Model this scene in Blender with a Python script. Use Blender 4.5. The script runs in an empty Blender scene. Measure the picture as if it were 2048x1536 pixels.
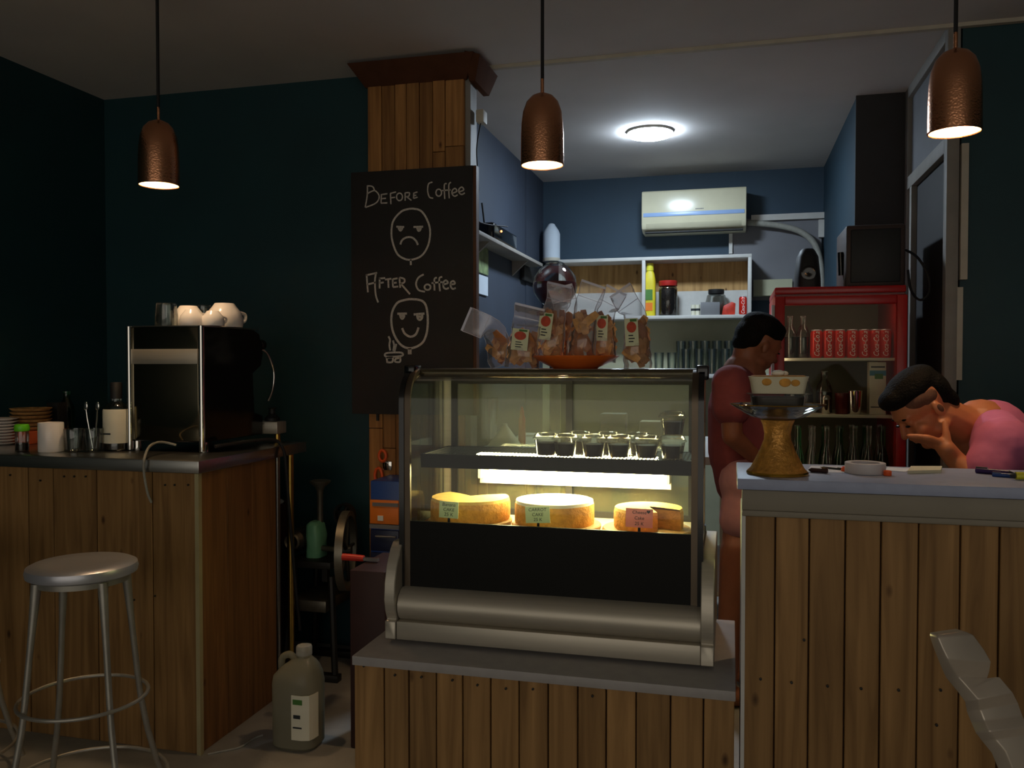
import bpy, bmesh, math, random
from mathutils import Vector, Matrix
random.seed(7)
S = bpy.context.scene
COL = S.collection
# ---------------------------------------------------------------- camera
F, YAW, PIT, H = 1700.0, math.radians(14.5), math.atan(40 / 1700.0), 1.3
cam = bpy.data.cameras.new('camera'); co = bpy.data.objects.new('camera', cam); COL.objects.link(co)
cam.sensor_width = 36; cam.lens = 36 * F / 2048; cam.clip_start = .02
co.location = (0, 0, H); co.rotation_euler = (math.pi / 2 - PIT, 0, YAW)
S.camera = co
# ---------------------------------------------------------------- world, exposure
W_ = bpy.data.worlds.new('world'); S.world = W_; W_.use_nodes = True
bg = W_.node_tree.nodes['Background']
bg.inputs[0].default_value = (1.0, .92, .80, 1); bg.inputs[1].default_value = .8
S.view_settings.view_transform = 'Standard'; S.view_settings.look = 'None'
S.view_settings.gamma = 1; S.view_settings.use_curve_mapping = False
S.view_settings.exposure = 0.0
S.cycles.use_denoising = True
S.cycles.max_bounces = 8; S.cycles.diffuse_bounces = 4; S.cycles.glossy_bounces = 4; S.cycles.transparent_max_bounces = 28
S.cycles.sample_clamp_indirect = 4
LED_POWER = 180.0        # ceiling light in the back room
BULB = 340.0            # pendant bulbs
CASE_GLOW = 55.0             # shelf strip and added reflection glow in the cake case
# ---------------------------------------------------------------- photo geometry: a photo point on a known plane of the room
FW = Vector((-math.sin(YAW) * math.cos(PIT), math.cos(YAW) * math.cos(PIT), -math.sin(PIT)))
RT = Vector((math.cos(YAW), math.sin(YAW), 0)); UP = RT.cross(FW); CAM = Vector((0, 0, H))
def at(x, y, **k):
    r = FW + RT * ((x - 1024) / F) - UP * ((y - 768) / F)
    (a, v), = k.items()
    t = v if a == 'd' else (v - CAM['XYZ'.index(a)]) / r['XYZ'.index(a)]
    return CAM + r * t
def ax(x, Y, y=800): return at(x, y, Y=Y).x
def az(y, x, Y): return at(x, y, Y=Y).z
# ---------------------------------------------------------------- materials
def lin(c):
    return tuple(((v / 255) / 12.92 if v / 255 <= .04045 else ((v / 255 + .055) / 1.055) ** 2.4) for v in c) + (1,)
MATS = {}
def _new(name):
    m = bpy.data.materials.new(name); m.use_nodes = True
    nt = m.node_tree; b = nt.nodes['Principled BSDF']; MATS[name] = m
    return m, nt, b
def mat(name, col, rough=.5, metal=0., var=.12, scale=14., bump=0., bscale=60., spec=.5, emis=0., ecol=None, stretch=None, coat=0.):
    m, nt, b = _new(name)
    b.inputs['Roughness'].default_value = rough; b.inputs['Metallic'].default_value = metal
    b.inputs['Specular IOR Level'].default_value = spec
    b.inputs['Coat Weight'].default_value = coat
    tc = nt.nodes.new('ShaderNodeTexCoord'); mp = nt.nodes.new('ShaderNodeMapping')
    nt.links.new(tc.outputs['Object'], mp.inputs[0])
    if stretch: mp.inputs['Scale'].default_value = stretch
    n = nt.nodes.new('ShaderNodeTexNoise'); n.inputs['Scale'].default_value = scale; n.inputs['Detail'].default_value = 4
    nt.links.new(mp.outputs[0], n.inputs['Vector'])
    r = nt.nodes.new('ShaderNodeValToRGB'); c = lin(col)
    r.color_ramp.elements[0].color = tuple(v * (1 - var) for v in c[:3]) + (1,)
    r.color_ramp.elements[1].color = tuple(min(1, v * (1 + var)) for v in c[:3]) + (1,)
    r.color_ramp.elements[0].position = .3; r.color_ramp.elements[1].position = .7
    nt.links.new(n.outputs[0], r.inputs[0]); nt.links.new(r.outputs[0], b.inputs['Base Color'])
    if bump:
        n2 = nt.nodes.new('ShaderNodeTexNoise'); n2.inputs['Scale'].default_value = bscale
        nt.links.new(mp.outputs[0], n2.inputs['Vector'])
        bp = nt.nodes.new('ShaderNodeBump'); bp.inputs['Strength'].default_value = bump; bp.inputs['Distance'].default_value = .01
        nt.links.new(n2.outputs[0], bp.inputs['Height']); nt.links.new(bp.outputs[0], b.inputs['Normal'])
    if emis:
        b.inputs['Emission Color'].default_value = lin(ecol or col); b.inputs['Emission Strength'].default_value = emis
    return m
def wood(name, c1, c2, rough=.55, randv=.22):
    m, nt, b = _new(name)
    L = nt.links; N = nt.nodes.new
    tc = N('ShaderNodeTexCoord'); oi = N('ShaderNodeObjectInfo')
    off = N('ShaderNodeVectorMath'); off.operation = 'SCALE'; off.inputs[0].default_value = (3.1, 7.7, 11.3)
    L.new(oi.outputs['Random'], off.inputs['Scale'])
    add = N('ShaderNodeVectorMath'); L.new(tc.outputs['Object'], add.inputs[0]); L.new(off.outputs[0], add.inputs[1])
    mp = N('ShaderNodeMapping'); mp.inputs['Scale'].default_value = (26, 26, 1.5); L.new(add.outputs[0], mp.inputs[0])
    n = N('ShaderNodeTexNoise'); n.inputs['Scale'].default_value = 1.3; n.inputs['Detail'].default_value = 6; n.inputs['Distortion'].default_value = .8
    L.new(mp.outputs[0], n.inputs['Vector'])
    r = N('ShaderNodeValToRGB'); r.color_ramp.elements[0].color = lin(c1); r.color_ramp.elements[1].color = lin(c2)
    r.color_ramp.elements[0].position = .28; r.color_ramp.elements[1].position = .72
    L.new(n.outputs[0], r.inputs[0])
    # knots: few dark spots
    mk = N('ShaderNodeMapping'); mk.inputs['Scale'].default_value = (9, 9, 4.5); L.new(add.outputs[0], mk.inputs[0])
    v = N('ShaderNodeTexVoronoi'); v.inputs['Scale'].default_value = 1.15; L.new(mk.outputs[0], v.inputs['Vector'])
    kr = N('ShaderNodeValToRGB'); kr.color_ramp.elements[0].position = .035; kr.color_ramp.elements[1].position = .10
    kr.color_ramp.elements[0].color = (.2, .15, .12, 1); kr.color_ramp.elements[1].color = (1, 1, 1, 1)
    L.new(v.outputs['Distance'], kr.inputs[0])
    mx = N('ShaderNodeMixRGB'); mx.blend_type = 'MULTIPLY'; mx.inputs[0].default_value = .9
    L.new(r.outputs[0], mx.inputs[1]); L.new(kr.outputs[0], mx.inputs[2])
    hs = N('ShaderNodeHueSaturation'); L.new(mx.outputs[0], hs.inputs['Color'])
    mr = N('ShaderNodeMapRange'); mr.inputs[3].default_value = 1 - randv; mr.inputs[4].default_value = 1 + randv * .6
    L.new(oi.outputs['Random'], mr.inputs[0]); L.new(mr.outputs[0], hs.inputs['Value'])
    L.new(hs.outputs[0], b.inputs['Base Color'])
    b.inputs['Roughness'].default_value = rough; b.inputs['Specular IOR Level'].default_value = .25
    bp = N('ShaderNodeBump'); bp.inputs['Strength'].default_value = .18; bp.inputs['Distance'].default_value = .004
    L.new(n.outputs[0], bp.inputs['Height']); L.new(bp.outputs[0], b.inputs['Normal'])
    return m
def glass(name, tint=(.93, .95, .94), rough=.03, fres=.35, milk=0., milkcol=(230, 230, 230), rmin=.03, rmax=.75):
    m, nt, b = _new(name); nt.nodes.remove(b)
    L = nt.links; N = nt.nodes.new; out = nt.nodes['Material Output']
    t = N('ShaderNodeBsdfTransparent'); t.inputs[0].default_value = tuple(tint) + (1,)
    g = N('ShaderNodeBsdfGlossy'); g.inputs['Roughness'].default_value = rough
    lw = N('ShaderNodeLayerWeight'); lw.inputs[0].default_value = fres
    mr = N('ShaderNodeMapRange'); mr.inputs[3].default_value = rmin; mr.inputs[4].default_value = rmax
    L.new(lw.outputs['Fresnel'], mr.inputs[0])
    mx = N('ShaderNodeMixShader'); L.new(mr.outputs[0], mx.inputs[0]); L.new(t.outputs[0], mx.inputs[1]); L.new(g.outputs[0], mx.inputs[2])
    last = mx
    if milk:
        d = N('ShaderNodeBsdfDiffuse'); d.inputs[0].default_value = lin(milkcol)
        tl = N('ShaderNodeBsdfTranslucent'); tl.inputs[0].default_value = lin(milkcol)
        dd = N('ShaderNodeMixShader'); dd.inputs[0].default_value = .5; L.new(d.outputs[0], dd.inputs[1]); L.new(tl.outputs[0], dd.inputs[2])
        m2 = N('ShaderNodeMixShader'); m2.inputs[0].default_value = milk
        L.new(mx.outputs[0], m2.inputs[1]); L.new(dd.outputs[0], m2.inputs[2]); last = m2
    L.new(last.outputs[0], out.inputs[0])
    return m
def emit(name, col, strength):
    m, nt, b = _new(name); nt.nodes.remove(b)
    e = nt.nodes.new('ShaderNodeEmission'); e.inputs[0].default_value = tuple(col) + (1,); e.inputs[1].default_value = strength
    nt.links.new(e.outputs[0], nt.nodes['Material Output'].inputs[0])
    return m
def copper(name):
    m, nt, b = _new(name); L = nt.links; N = nt.nodes.new
    b.inputs['Base Color'].default_value = (.72, .34, .18, 1); b.inputs['Metallic'].default_value = 1; b.inputs['Roughness'].default_value = .26
    tc = N('ShaderNodeTexCoord'); v = N('ShaderNodeTexVoronoi'); v.inputs['Scale'].default_value = 210; v.feature = 'SMOOTH_F1'
    L.new(tc.outputs['Object'], v.inputs['Vector'])
    bp = N('ShaderNodeBump'); bp.inputs['Strength'].default_value = .14; bp.inputs['Distance'].default_value = .004
    L.new(v.outputs['Distance'], bp.inputs['Height']); L.new(bp.outputs[0], b.inputs['Normal'])
    return m
mat('ceiling_paint', (205, 200, 196), .9, var=.04, scale=3)
mat('teal_wall', (13, 56, 61), .6, var=.1, scale=4, bump=.05, bscale=200)
mat('frame_paint', (136, 130, 122), .6, var=.08)
mat('recess_blue', (26, 52, 66), .7, var=.08, scale=4)
mat('blue_wall', (48, 68, 84), .7, var=.08, scale=4)
mat('beige_wall', (168, 166, 138), .7, var=.08, scale=5)
mat('grey_wall', (112, 112, 116), .7, var=.08, scale=5)
mat('partition_paint', (50, 58, 72), .7, var=.08, scale=4)
mat('dark_wall', (46, 44, 44), .7, var=.08)
mat('concrete', (146, 142, 134), .6, var=.2, scale=5, bump=.1)
mat('white_paint', (196, 194, 188), .55, var=.06)
mat('corner_strip', (176, 164, 124), .4, .2, var=.06)
mat('plinth_laminate', (158, 153, 150), .5, var=.06, scale=30)
mat('cream_trim', (188, 180, 162), .6, var=.08)
mat('chalkboard_paint', (40, 36, 34), .75, var=.14, scale=8)
mat('chalk', (205, 195, 185), .95, var=.25, scale=160)
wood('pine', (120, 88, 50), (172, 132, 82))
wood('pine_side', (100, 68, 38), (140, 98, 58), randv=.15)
wood('pillar_pine', (124, 82, 42), (182, 130, 74), randv=.25)
wood('dark_wood', (70, 44, 30), (104, 66, 42), randv=.1)
wood('board_wood', (150, 112, 66), (196, 156, 100), randv=.1)
mat('steel', (170, 168, 162), .28, 1, var=.08, scale=5, stretch=(1, 20, 20))
mat('mirror_steel', (120, 112, 92), .1, 1, var=.04)
mat('brushed_steel', (186, 178, 162), .42, .55, var=.06, scale=4, stretch=(1, 30, 30))
mat('chrome', (215, 212, 205), .08, 1, var=.02)
mat('aluminium', (188, 188, 194), .34, .6, var=.07, scale=8, bump=.05, bscale=30)
mat('silver_paint', (162, 158, 148), .4, .6, var=.1, scale=20)
mat('brass', (196, 160, 80), .3, 1, var=.08)
mat('black_gloss', (14, 14, 15), .12, var=.1)
mat('black_matte', (20, 20, 20), .6, var=.1)
mat('black_panel', (12, 12, 8), .4, var=.05, spec=.15)
mat('bronze_frame', (92, 80, 66), .35, .7, var=.08)
mat('grey_laminate', (150, 158, 184), .45, var=.06, scale=30)
mat('fascia', (134, 126, 110), .6, var=.08, scale=6)
mat('porcelain', (235, 230, 226), .15, var=.03)
mat('white_plastic', (225, 225, 215), .3, var=.03)
mat('ac_white', (214, 208, 178), .22, var=.03)
mat('ac_blue', (150, 180, 225), .3, var=.03)
mat('grey_mark', (110, 110, 112), .6, var=.05)
copper('copper')
mat('shade_lining', (236, 205, 170), .5, var=.05)
mat('cord_black', (16, 15, 15), .7, var=.1)
emit('bulb_glow', (1.0, .68, .38), BULB)
emit('led_glow', (.70, .85, 1.0), LED_POWER)
emit('case_glow', (1.0, .90, .44), CASE_GLOW)
emit('fridge_fill', (1.0, .88, .62), 4.0)  # fill glow added for the fridge interior
emit('led_dot', (1.0, .25, .08), 6)
glass('clear_glass', (.96, .97, .95), .02, .2, rmin=.008)
glass('side_glass', (.86, .90, .80), .04, .25, rmin=.02)
glass('rear_glass', (.80, .84, .70), .06, .25, .10, (225, 222, 180), rmin=.02)  # yellowish milk mixed in so the rear doors seem to glow
glass('tumbler_glass', (.90, .93, .91), .03, .45)
glass('green_glass', (.30, .62, .40), .03, .35)
glass('bag_film', (.95, .95, .96), .10, .38, .10, (225, 222, 230))
glass('bag_seal', (.8, .8, .82), .15, .4, .38, (225, 222, 230))
glass('red_glass', (.62, .25, .25), .04, .3)
glass('milky_jug', (.55, .54, .46), .25, .15, .62, (190, 184, 160))
glass('fridge_glass', (.90, .91, .86), .03, .1, rmin=.003)
glass('plastic_cup', (.86, .86, .84), .06, .3, .05, rmax=.6)
mat('orange_plate', (236, 116, 44), .22, var=.06)
mat('chip', (214, 158, 96), .5, var=.3, scale=45)
mat('chip_dark', (176, 112, 62), .45, var=.3, scale=45)
mat('label_cream', (222, 222, 180), .6, var=.03)
mat('label_red', (196, 70, 36), .6, var=.2, scale=90)
mat('label_green', (70, 120, 50), .6, var=.1)
mat('ink', (40, 44, 46), .8, var=.1)
mat('tag_green', (188, 206, 164), .8, var=.03)
mat('tag_pink', (232, 140, 134), .8, var=.03)
mat('sponge', (214, 152, 64), .85, var=.22, scale=60, bump=.3, bscale=140)
mat('cake_top', (236, 190, 104), .8, var=.12, scale=30, bump=.15, bscale=90)
mat('icing', (250, 244, 224), .6, var=.04, scale=20, bump=.1)
mat('dark_pudding', (38, 26, 14), .4, var=.2)
mat('red_fridge', (176, 22, 20), .3, var=.05)
mat('red_dark', (116, 16, 14), .4, var=.05)
mat('fridge_inner', (118, 112, 88), .6, var=.05)
mat('can_red', (206, 40, 26), .25, .3, var=.05)
mat('can_white', (232, 222, 214), .4, var=.02)
mat('carton_white', (222, 218, 196), .6, var=.04)
mat('carton_blue', (70, 140, 170), .6, var=.04)
mat('yellow', (214, 196, 40), .5, var=.08)
mat('beans', (44, 30, 20), .5, var=.6, scale=120, bump=.4, bscale=160)
mat('jar_red', (170, 36, 30), .4, var=.05)
mat('dark_red_liquid', (92, 22, 22), .3, var=.1)
mat('gold', (205, 146, 66), .4, .45, var=.25, scale=60, bump=.35, bscale=130)
mat('gold_rim', (226, 176, 70), .2, 1, var=.05)
mat('paper', (226, 230, 240), .8, var=.02)
mat('paper_cream', (214, 206, 176), .8, var=.04)
mat('tape', (204, 196, 196), .6, var=.04)
mat('orange_plastic', (236, 92, 30), .4, var=.05)
mat('orange_panel', (226, 120, 30), .5, var=.05)
mat('blue_plastic', (36, 70, 140), .4, var=.08)
mat('navy_plastic', (18, 28, 60), .4, var=.08)
mat('purple_plastic', (60, 34, 92), .4, var=.05)
mat('yellow_plastic', (220, 214, 60), .4, var=.05)
mat('maroon', (48, 20, 17), .6, var=.12)
mat('red_tool', (200, 48, 30), .4, var=.05)
mat('mint_iron', (110, 170, 130), .45, var=.15)
mat('cast_iron', (44, 42, 38), .5, .5, var=.2)
mat('rim_iron', (118, 112, 98), .4, .7, var=.2)
mat('lime', (110, 214, 40), .35, var=.04)
mat('terracotta', (190, 86, 44), .6, var=.1)
mat('skin_a', (146, 92, 66), .5, var=.06, scale=30)
mat('skin_b', (196, 122, 82), .5, var=.06, scale=30)
mat('hair', (9, 8, 7), .8, var=.3, scale=120, bump=.5, bscale=180, spec=.15)
mat('silver_chair', (190, 178, 162), .35, .4, var=.06, scale=20)
mat('crown', (84, 54, 38), .9, spec=.05)
mat('fade', (96, 62, 46), .8, var=.15, scale=150)
mat('shirt_mauve', (140, 68, 72), .85, var=.06, scale=30, bump=.9, bscale=11)
mat('shirt_pink', (204, 112, 152), .85, var=.05, scale=30, bump=.9, bscale=12)
mat('shorts_pink', (206, 150, 152), .85, var=.05, scale=30)
mat('shorts_dark', (40, 42, 52), .85, var=.05)
mat('eye_dark', (20, 14, 12), .3, var=.1)
mat('poster_green', (112, 128, 84), .7, var=.5, scale=22)
mat('notice', (196, 206, 216), .7, var=.03)
mat('dark_box', (58, 42, 36), .6, var=.1)
mat('liquid_grey', (110, 108, 92), .5, var=.05)
mat('pipe_grey', (148, 146, 136), .6, var=.1, scale=60)
mat('red_pack', (190, 50, 30), .5, var=.3, scale=40)
# ---------------------------------------------------------------- mesh building
ORG = {}
class MB:
    def __init__(s): s.v = []; s.f = []
    def add(s, vs, fs):
        o = len(s.v); s.v += [Vector(v) for v in vs]; s.f += [tuple(i + o for i in f) for f in fs]; return s
    def box(s, x0, x1, y0, y1, z0, z1):
        return s.add([(x0,y0,z0),(x1,y0,z0),(x1,y1,z0),(x0,y1,z0),(x0,y0,z1),(x1,y0,z1),(x1,y1,z1),(x0,y1,z1)],
                     [(3,2,1,0),(4,5,6,7),(0,1,5,4),(1,2,6,5),(2,3,7,6),(3,0,4,7)])
    def hexa(s, p):   # eight corners, bottom ring then top ring
        return s.add(p, [(3,2,1,0),(4,5,6,7),(0,1,5,4),(1,2,6,5),(2,3,7,6),(3,0,4,7)])
    def lathe(s, prof, c=(0,0,0), n=32, cap=True, M=None, sx=1., sy=1.):
        vs = []; fs = []; m = len(prof); c = Vector(c)
        for r, z in prof:
            for k in range(n):
                a = 2 * math.pi * k / n; p = Vector((r * math.cos(a) * sx, r * math.sin(a) * sy, z))
                vs.append((M @ p if M else p) + c)
        for i in range(m - 1):
            for k in range(n):
                fs.append((i*n+k, i*n+(k+1)%n, (i+1)*n+(k+1)%n, (i+1)*n+k))
        if cap:
            if prof[0][0] > 1e-5: fs.append(tuple(reversed(range(n))))
            if prof[-1][0] > 1e-5: fs.append(tuple((m-1)*n+k for k in range(n)))
        return s.add(vs, fs)
    def tube(s, pts, r, n=8, closed=False, cap=True):
        pts = [Vector(p) for p in pts]; m = len(pts)
        rs = r if isinstance(r, (list, tuple)) else [r] * m
        vs = []; fs = []; u = None
        for i, p in enumerate(pts):
            if closed: t = pts[(i+1) % m] - pts[i-1]
            else: t = pts[min(i+1, m-1)] - pts[max(i-1, 0)]
            t.normalize()
            if u is None:
                u = t.cross(Vector((0,0,1)))
                if u.length < .05: u = t.cross(Vector((1,0,0)))
            else: u = u - t * u.dot(t)
            u.normalize(); w = t.cross(u)
            for k in range(n):
                a = 2*math.pi*k/n; vs.append(p + (u*math.cos(a) + w*math.sin(a)) * rs[i])
        for i in range(m if closed else m-1):
            j = (i+1) % m
            for k in range(n): fs.append((i*n+k, i*n+(k+1)%n, j*n+(k+1)%n, j*n+k))
        if cap and not closed:
            fs.append(tuple(reversed(range(n)))); fs.append(tuple((m-1)*n+k for k in range(n)))
        return s.add(vs, fs)
    def prism(s, poly, a0, a1, axis='X'):
        def q(p, a):
            return {'X': (a, p[0], p[1]), 'Y': (p[0], a, p[1]), 'Z': (p[0], p[1], a)}[axis]
        n = len(poly)
        vs = [q(p, a0) for p in poly] + [q(p, a1) for p in poly]
        return s.add(vs, [tuple(reversed(range(n))), tuple(range(n, 2*n))] + [(i, (i+1)%n, n+(i+1)%n, n+i) for i in range(n)])
    def sheet(s, prof, a0, a1, t, axis='X'):   # a bent sheet: profile in the other two axes, given thickness
        n = len(prof); off = []
        for i in range(n):
            p, q = prof[max(i-1,0)], prof[min(i+1,n-1)]
            d = Vector((q[0]-p[0], q[1]-p[1])); d.normalize(); off.append((prof[i][0]-d.y*t, prof[i][1]+d.x*t))
        return s.prism(list(prof) + off[::-1], a0, a1, axis)
    def ell(s, c, r, M=None, n=16, m=10):
        c = Vector(c); r = (r, r, r) if not isinstance(r, (tuple, list)) else r
        vs = []; fs = []
        for i in range(1, m):
            t = math.pi * i / m
            for k in range(n):
                a = 2*math.pi*k/n; p = Vector((r[0]*math.sin(t)*math.cos(a), r[1]*math.sin(t)*math.sin(a), r[2]*math.cos(t)))
                vs.append((M @ p if M else p) + c)
        p = Vector((0,0,r[2])); vs.append((M @ p if M else p) + c); vs.append(c - (M @ p if M else p)); T = len(vs)-2
        for i in range(m-2):
            for k in range(n): fs.append((i*n+k, (i+1)*n+k, (i+1)*n+(k+1)%n, i*n+(k+1)%n))
        for k in range(n):
            fs.append((T, k, (k+1)%n)); fs.append((T+1, (m-2)*n+(k+1)%n, (m-2)*n+k))
        return s.add(vs, fs)
    def cap(s, a, b, ra, rb, n=12):   # tapered capsule
        a = Vector(a); b = Vector(b); s.ell(a, ra, n=n, m=8); s.ell(b, rb, n=n, m=8)
        return s.tube([a, b], [ra, rb], n)
    def ribbon(s, pts, w, y, t=.0015):   # flat stroke on a plane of constant Y, standing proud toward the viewer
        pts = [Vector(p) for p in pts]; m = len(pts); vs = []
        for i, p in enumerate(pts):
            d = pts[min(i+1, m-1)] - pts[max(i-1, 0)]; d.y = 0; d.normalize(); nrm = Vector((-d.z, 0, d.x)) * w/2
            for q, yy in ((p+nrm, y), (p-nrm, y), (p-nrm, y-t), (p+nrm, y-t)): vs.append((q.x, yy, q.z))
        fs = [(0,1,2,3), ((m-1)*4+3,(m-1)*4+2,(m-1)*4+1,(m-1)*4)]
        for i in range(m-1):
            for k in range(4): fs.append((i*4+k, (i+1)*4+k, (i+1)*4+(k+1)%4, i*4+(k+1)%4))
        return s.add(vs, fs)
    def xf(s, M, start=0):
        for i in range(start, len(s.v)): s.v[i] = M @ s.v[i]
        return s
    def mesh(s, name, org, bevel=0., seg=2):
        me = bpy.data.meshes.new(name); me.from_pydata([v - org for v in s.v], [], s.f)
        bm = bmesh.new(); bm.from_mesh(me); bmesh.ops.recalc_face_normals(bm, faces=bm.faces)
        if bevel:
            ed = [e for e in bm.edges if len(e.link_faces) == 2 and e.calc_face_angle(0) > .5]
            bmesh.ops.bevel(bm, geom=ed, offset=bevel, segments=seg, affect='EDGES', clamp_overlap=True, profile=.5)
        bm.to_mesh(me); bm.free()
        me.polygons.foreach_set('use_smooth', [True] * len(me.polygons)); me.set_sharp_from_angle(angle=math.radians(38))
        return me
    def build(s, name, m, parent=None, bevel=0., label=None, cat=None, group=None, kind=None, seg=2):
        if parent is not None: org = ORG[parent.name]
        else:
            lo = Vector([min(v[i] for v in s.v) for i in range(3)]); hi = Vector([max(v[i] for v in s.v) for i in range(3)])
            org = (lo + hi) / 2; org.z = lo.z
        me = s.mesh(name, org, bevel, seg); me.materials.append(MATS[m])
        o = bpy.data.objects.new(name, me); COL.objects.link(o)
        if parent is not None: o.parent = parent
        else: o.location = org
        ORG[o.name] = org.copy(); tag(o, label, cat, group, kind)
        return o
def tag(o, label=None, cat=None, group=None, kind=None):
    if label: o['label'] = label
    if cat: o['category'] = cat
    if group: o['group'] = group
    if kind: o['kind'] = kind
    return o
def thing(name, loc, label, cat, group=None, kind=None):
    o = bpy.data.objects.new(name, None); COL.objects.link(o); o.location = loc; o.empty_display_size = .05
    ORG[o.name] = Vector(loc); return tag(o, label, cat, group, kind)
def dup(o, loc=None, label=None, rotz=None, parent=None, group=None):
    c = o.copy(); COL.objects.link(c)
    if parent is not None: c.parent = parent
    if loc is not None: c.location = loc
    if rotz is not None: c.rotation_euler.z = rotz
    if label: c['label'] = label
    if group: c['group'] = group
    ORG[c.name] = Vector(c.location) if parent is None else ORG[parent.name]
    for ch in list(o.children): dup(ch, parent=c)
    return c
def smooth_line(pts, k=6, closed=False):
    out = []; n = len(pts); P = [Vector(p) for p in pts]
    rng = range(n) if closed else range(n-1)
    for i in rng:
        p0 = P[i-1] if (closed or i > 0) else P[0]; p1 = P[i]; p2 = P[(i+1) % n]; p3 = P[(i+2) % n] if (closed or i+2 < n) else P[n-1]
        for j in range(k):
            t = j/k
            out.append(.5*((2*p1) + (p2-p0)*t + (2*p0-5*p1+4*p2-p3)*t*t + (3*p1-p0-3*p2+p3)*t**3))
    if not closed: out.append(P[-1])
    return out
def text_geo(s, size, shear=0., extrude=.0003, align='CENTER'):
    cu = bpy.data.curves.new('t', 'FONT'); cu.body = s; cu.size = size; cu.shear = shear; cu.extrude = extrude; cu.align_x = align; cu.resolution_u = 3
    o = bpy.data.objects.new('t', cu); COL.objects.link(o)
    me = bpy.data.meshes.new_from_object(o.evaluated_get(bpy.context.evaluated_depsgraph_get()))
    vs = [v.co.copy() for v in me.vertices]; fs = [tuple(p.vertices) for p in me.polygons]
    bpy.data.objects.remove(o); bpy.data.curves.remove(cu); bpy.data.meshes.remove(me)
    return vs, fs
def blob(name, mb, m, parent, voxel=.006, smooth=6, **kw):   # one continuous skin grown around overlapping masses
    org = ORG[parent.name] if parent is not None else Vector((0,0,0))
    me = mb.mesh(name, org); o = bpy.data.objects.new(name, me); COL.objects.link(o)
    r = o.modifiers.new('r', 'REMESH'); r.mode = 'VOXEL'; r.voxel_size = voxel
    sm = o.modifiers.new('s', 'SMOOTH'); sm.factor = .5; sm.iterations = smooth
    me2 = bpy.data.meshes.new_from_object(o.evaluated_get(bpy.context.evaluated_depsgraph_get()))
    o.modifiers.clear(); o.data = me2; bpy.data.meshes.remove(me); me2.name = name
    me2.materials.clear(); me2.materials.append(MATS[m]); me2.polygons.foreach_set('use_smooth', [True]*len(me2.polygons))
    if parent is not None: o.parent = parent
    ORG[o.name] = org; tag(o, **kw); return o
# ================================================================ THE SETTING
ST = 'structure'
YW = 3.58                     # plane of the dark walls
MB().box(-3.1, 3.3, -3.2, 6.1, -.08, 0).build('floor', 'concrete', kind=ST)
MB().box(-3.1, 3.3, -3.2, 6.1, 2.6, 2.68).build('ceiling', 'ceiling_paint', kind=ST)
MB().box(-3.1, -3.0, -3.2, YW, 0, 2.6).build('wall_left', 'teal_wall', kind=ST)
MB().box(-3.1, -1.5, YW, YW + .1, 0, 2.6).build('wall_back_left', 'teal_wall', kind=ST)
MB().box(.85, 3.2, 3.62, 3.72, 0, 2.6).build('wall_back_right', 'teal_wall', kind=ST)
MB().box(3.2, 3.3, -3.2, 3.72, 0, 2.6).build('wall_right', 'teal_wall', kind=ST)
MB().box(-1.42, .62, 5.97, 6.07, 0, 2.6).build('wall_rear', 'blue_wall', kind=ST)
zb = az(640, 1300, 5.96)
MB().box(-1.32, .58, 5.955, 5.97, 0, zb).build('wall_rear_lower', 'beige_wall', kind=ST)
MB().box(-1.42, -1.32, 3.7, 5.97, 0, 2.6).build('wall_partition', 'partition_paint', kind=ST)
MB().box(-1.32, ax(1085, 5.95), 5.45, 5.97, 0, 2.6).build('wall_column', 'partition_paint', kind=ST)
wr = MB().box(.58, .95, 4.45, 5.97, 0, 2.6).build('wall_recess', 'recess_blue', kind=ST)
MB().box(.575, .835, 4.435, 4.45, 0, 2.6).build('front_panel', 'dark_wall', wr)
MB().box(.84, .95, 3.72, 4.45, 0, 2.6).build('wall_side', 'grey_wall', kind=ST)
# glazed screen of the side wall: frame bars and panes
w1 = thing('window_1', (.83, 4.03, 0), 'white framed glazed side screen with transom behind right lamp', None, kind=ST)
for nm, a in (('frame_bar', (3.60, 3.65, 0, 2.6)), ('frame_bar', (4.37, 4.43, 0, 2.6)), ('frame_bar', (3.65, 4.37, 2.55, 2.6)),
              ('frame_bar', (3.65, 4.37, 2.12, 2.18)), ('frame_bar', (3.65, 4.37, 1.0, 1.05)), ('frame_bar', (4.27, 4.31, 0, 2.12))):
    MB().box(.795, .84, a[0], a[1], a[2], a[3]).build(nm, 'frame_paint', w1, .003)
MB().box(.815, .838, 3.65, 4.37, 2.18, 2.55).build('pane', 'grey_wall', w1)
MB().box(.82, .838, 3.65, 4.27, 1.05, 2.12).build('pane', 'dark_wall', w1)
MB().box(.82, .838, 3.65, 4.27, .02, 1.0).build('pane', 'dark_wall', w1)
MB().box(-1.06, 3.2, 3.59, 3.615, 2.585, 2.6).build('trim_1', 'cream_trim', kind=ST)
MB().box(.845, .87, 3.59, 3.62, az(560, 1888, 3.6), az(290, 1888, 3.6)).build('trim_2', 'cream_trim', kind=ST)
MB().box(.838, .858, 3.6, 3.62, az(760, 1882, 3.6), az(575, 1882, 3.6)).build('trim_3', 'cream_trim', kind=ST)
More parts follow.
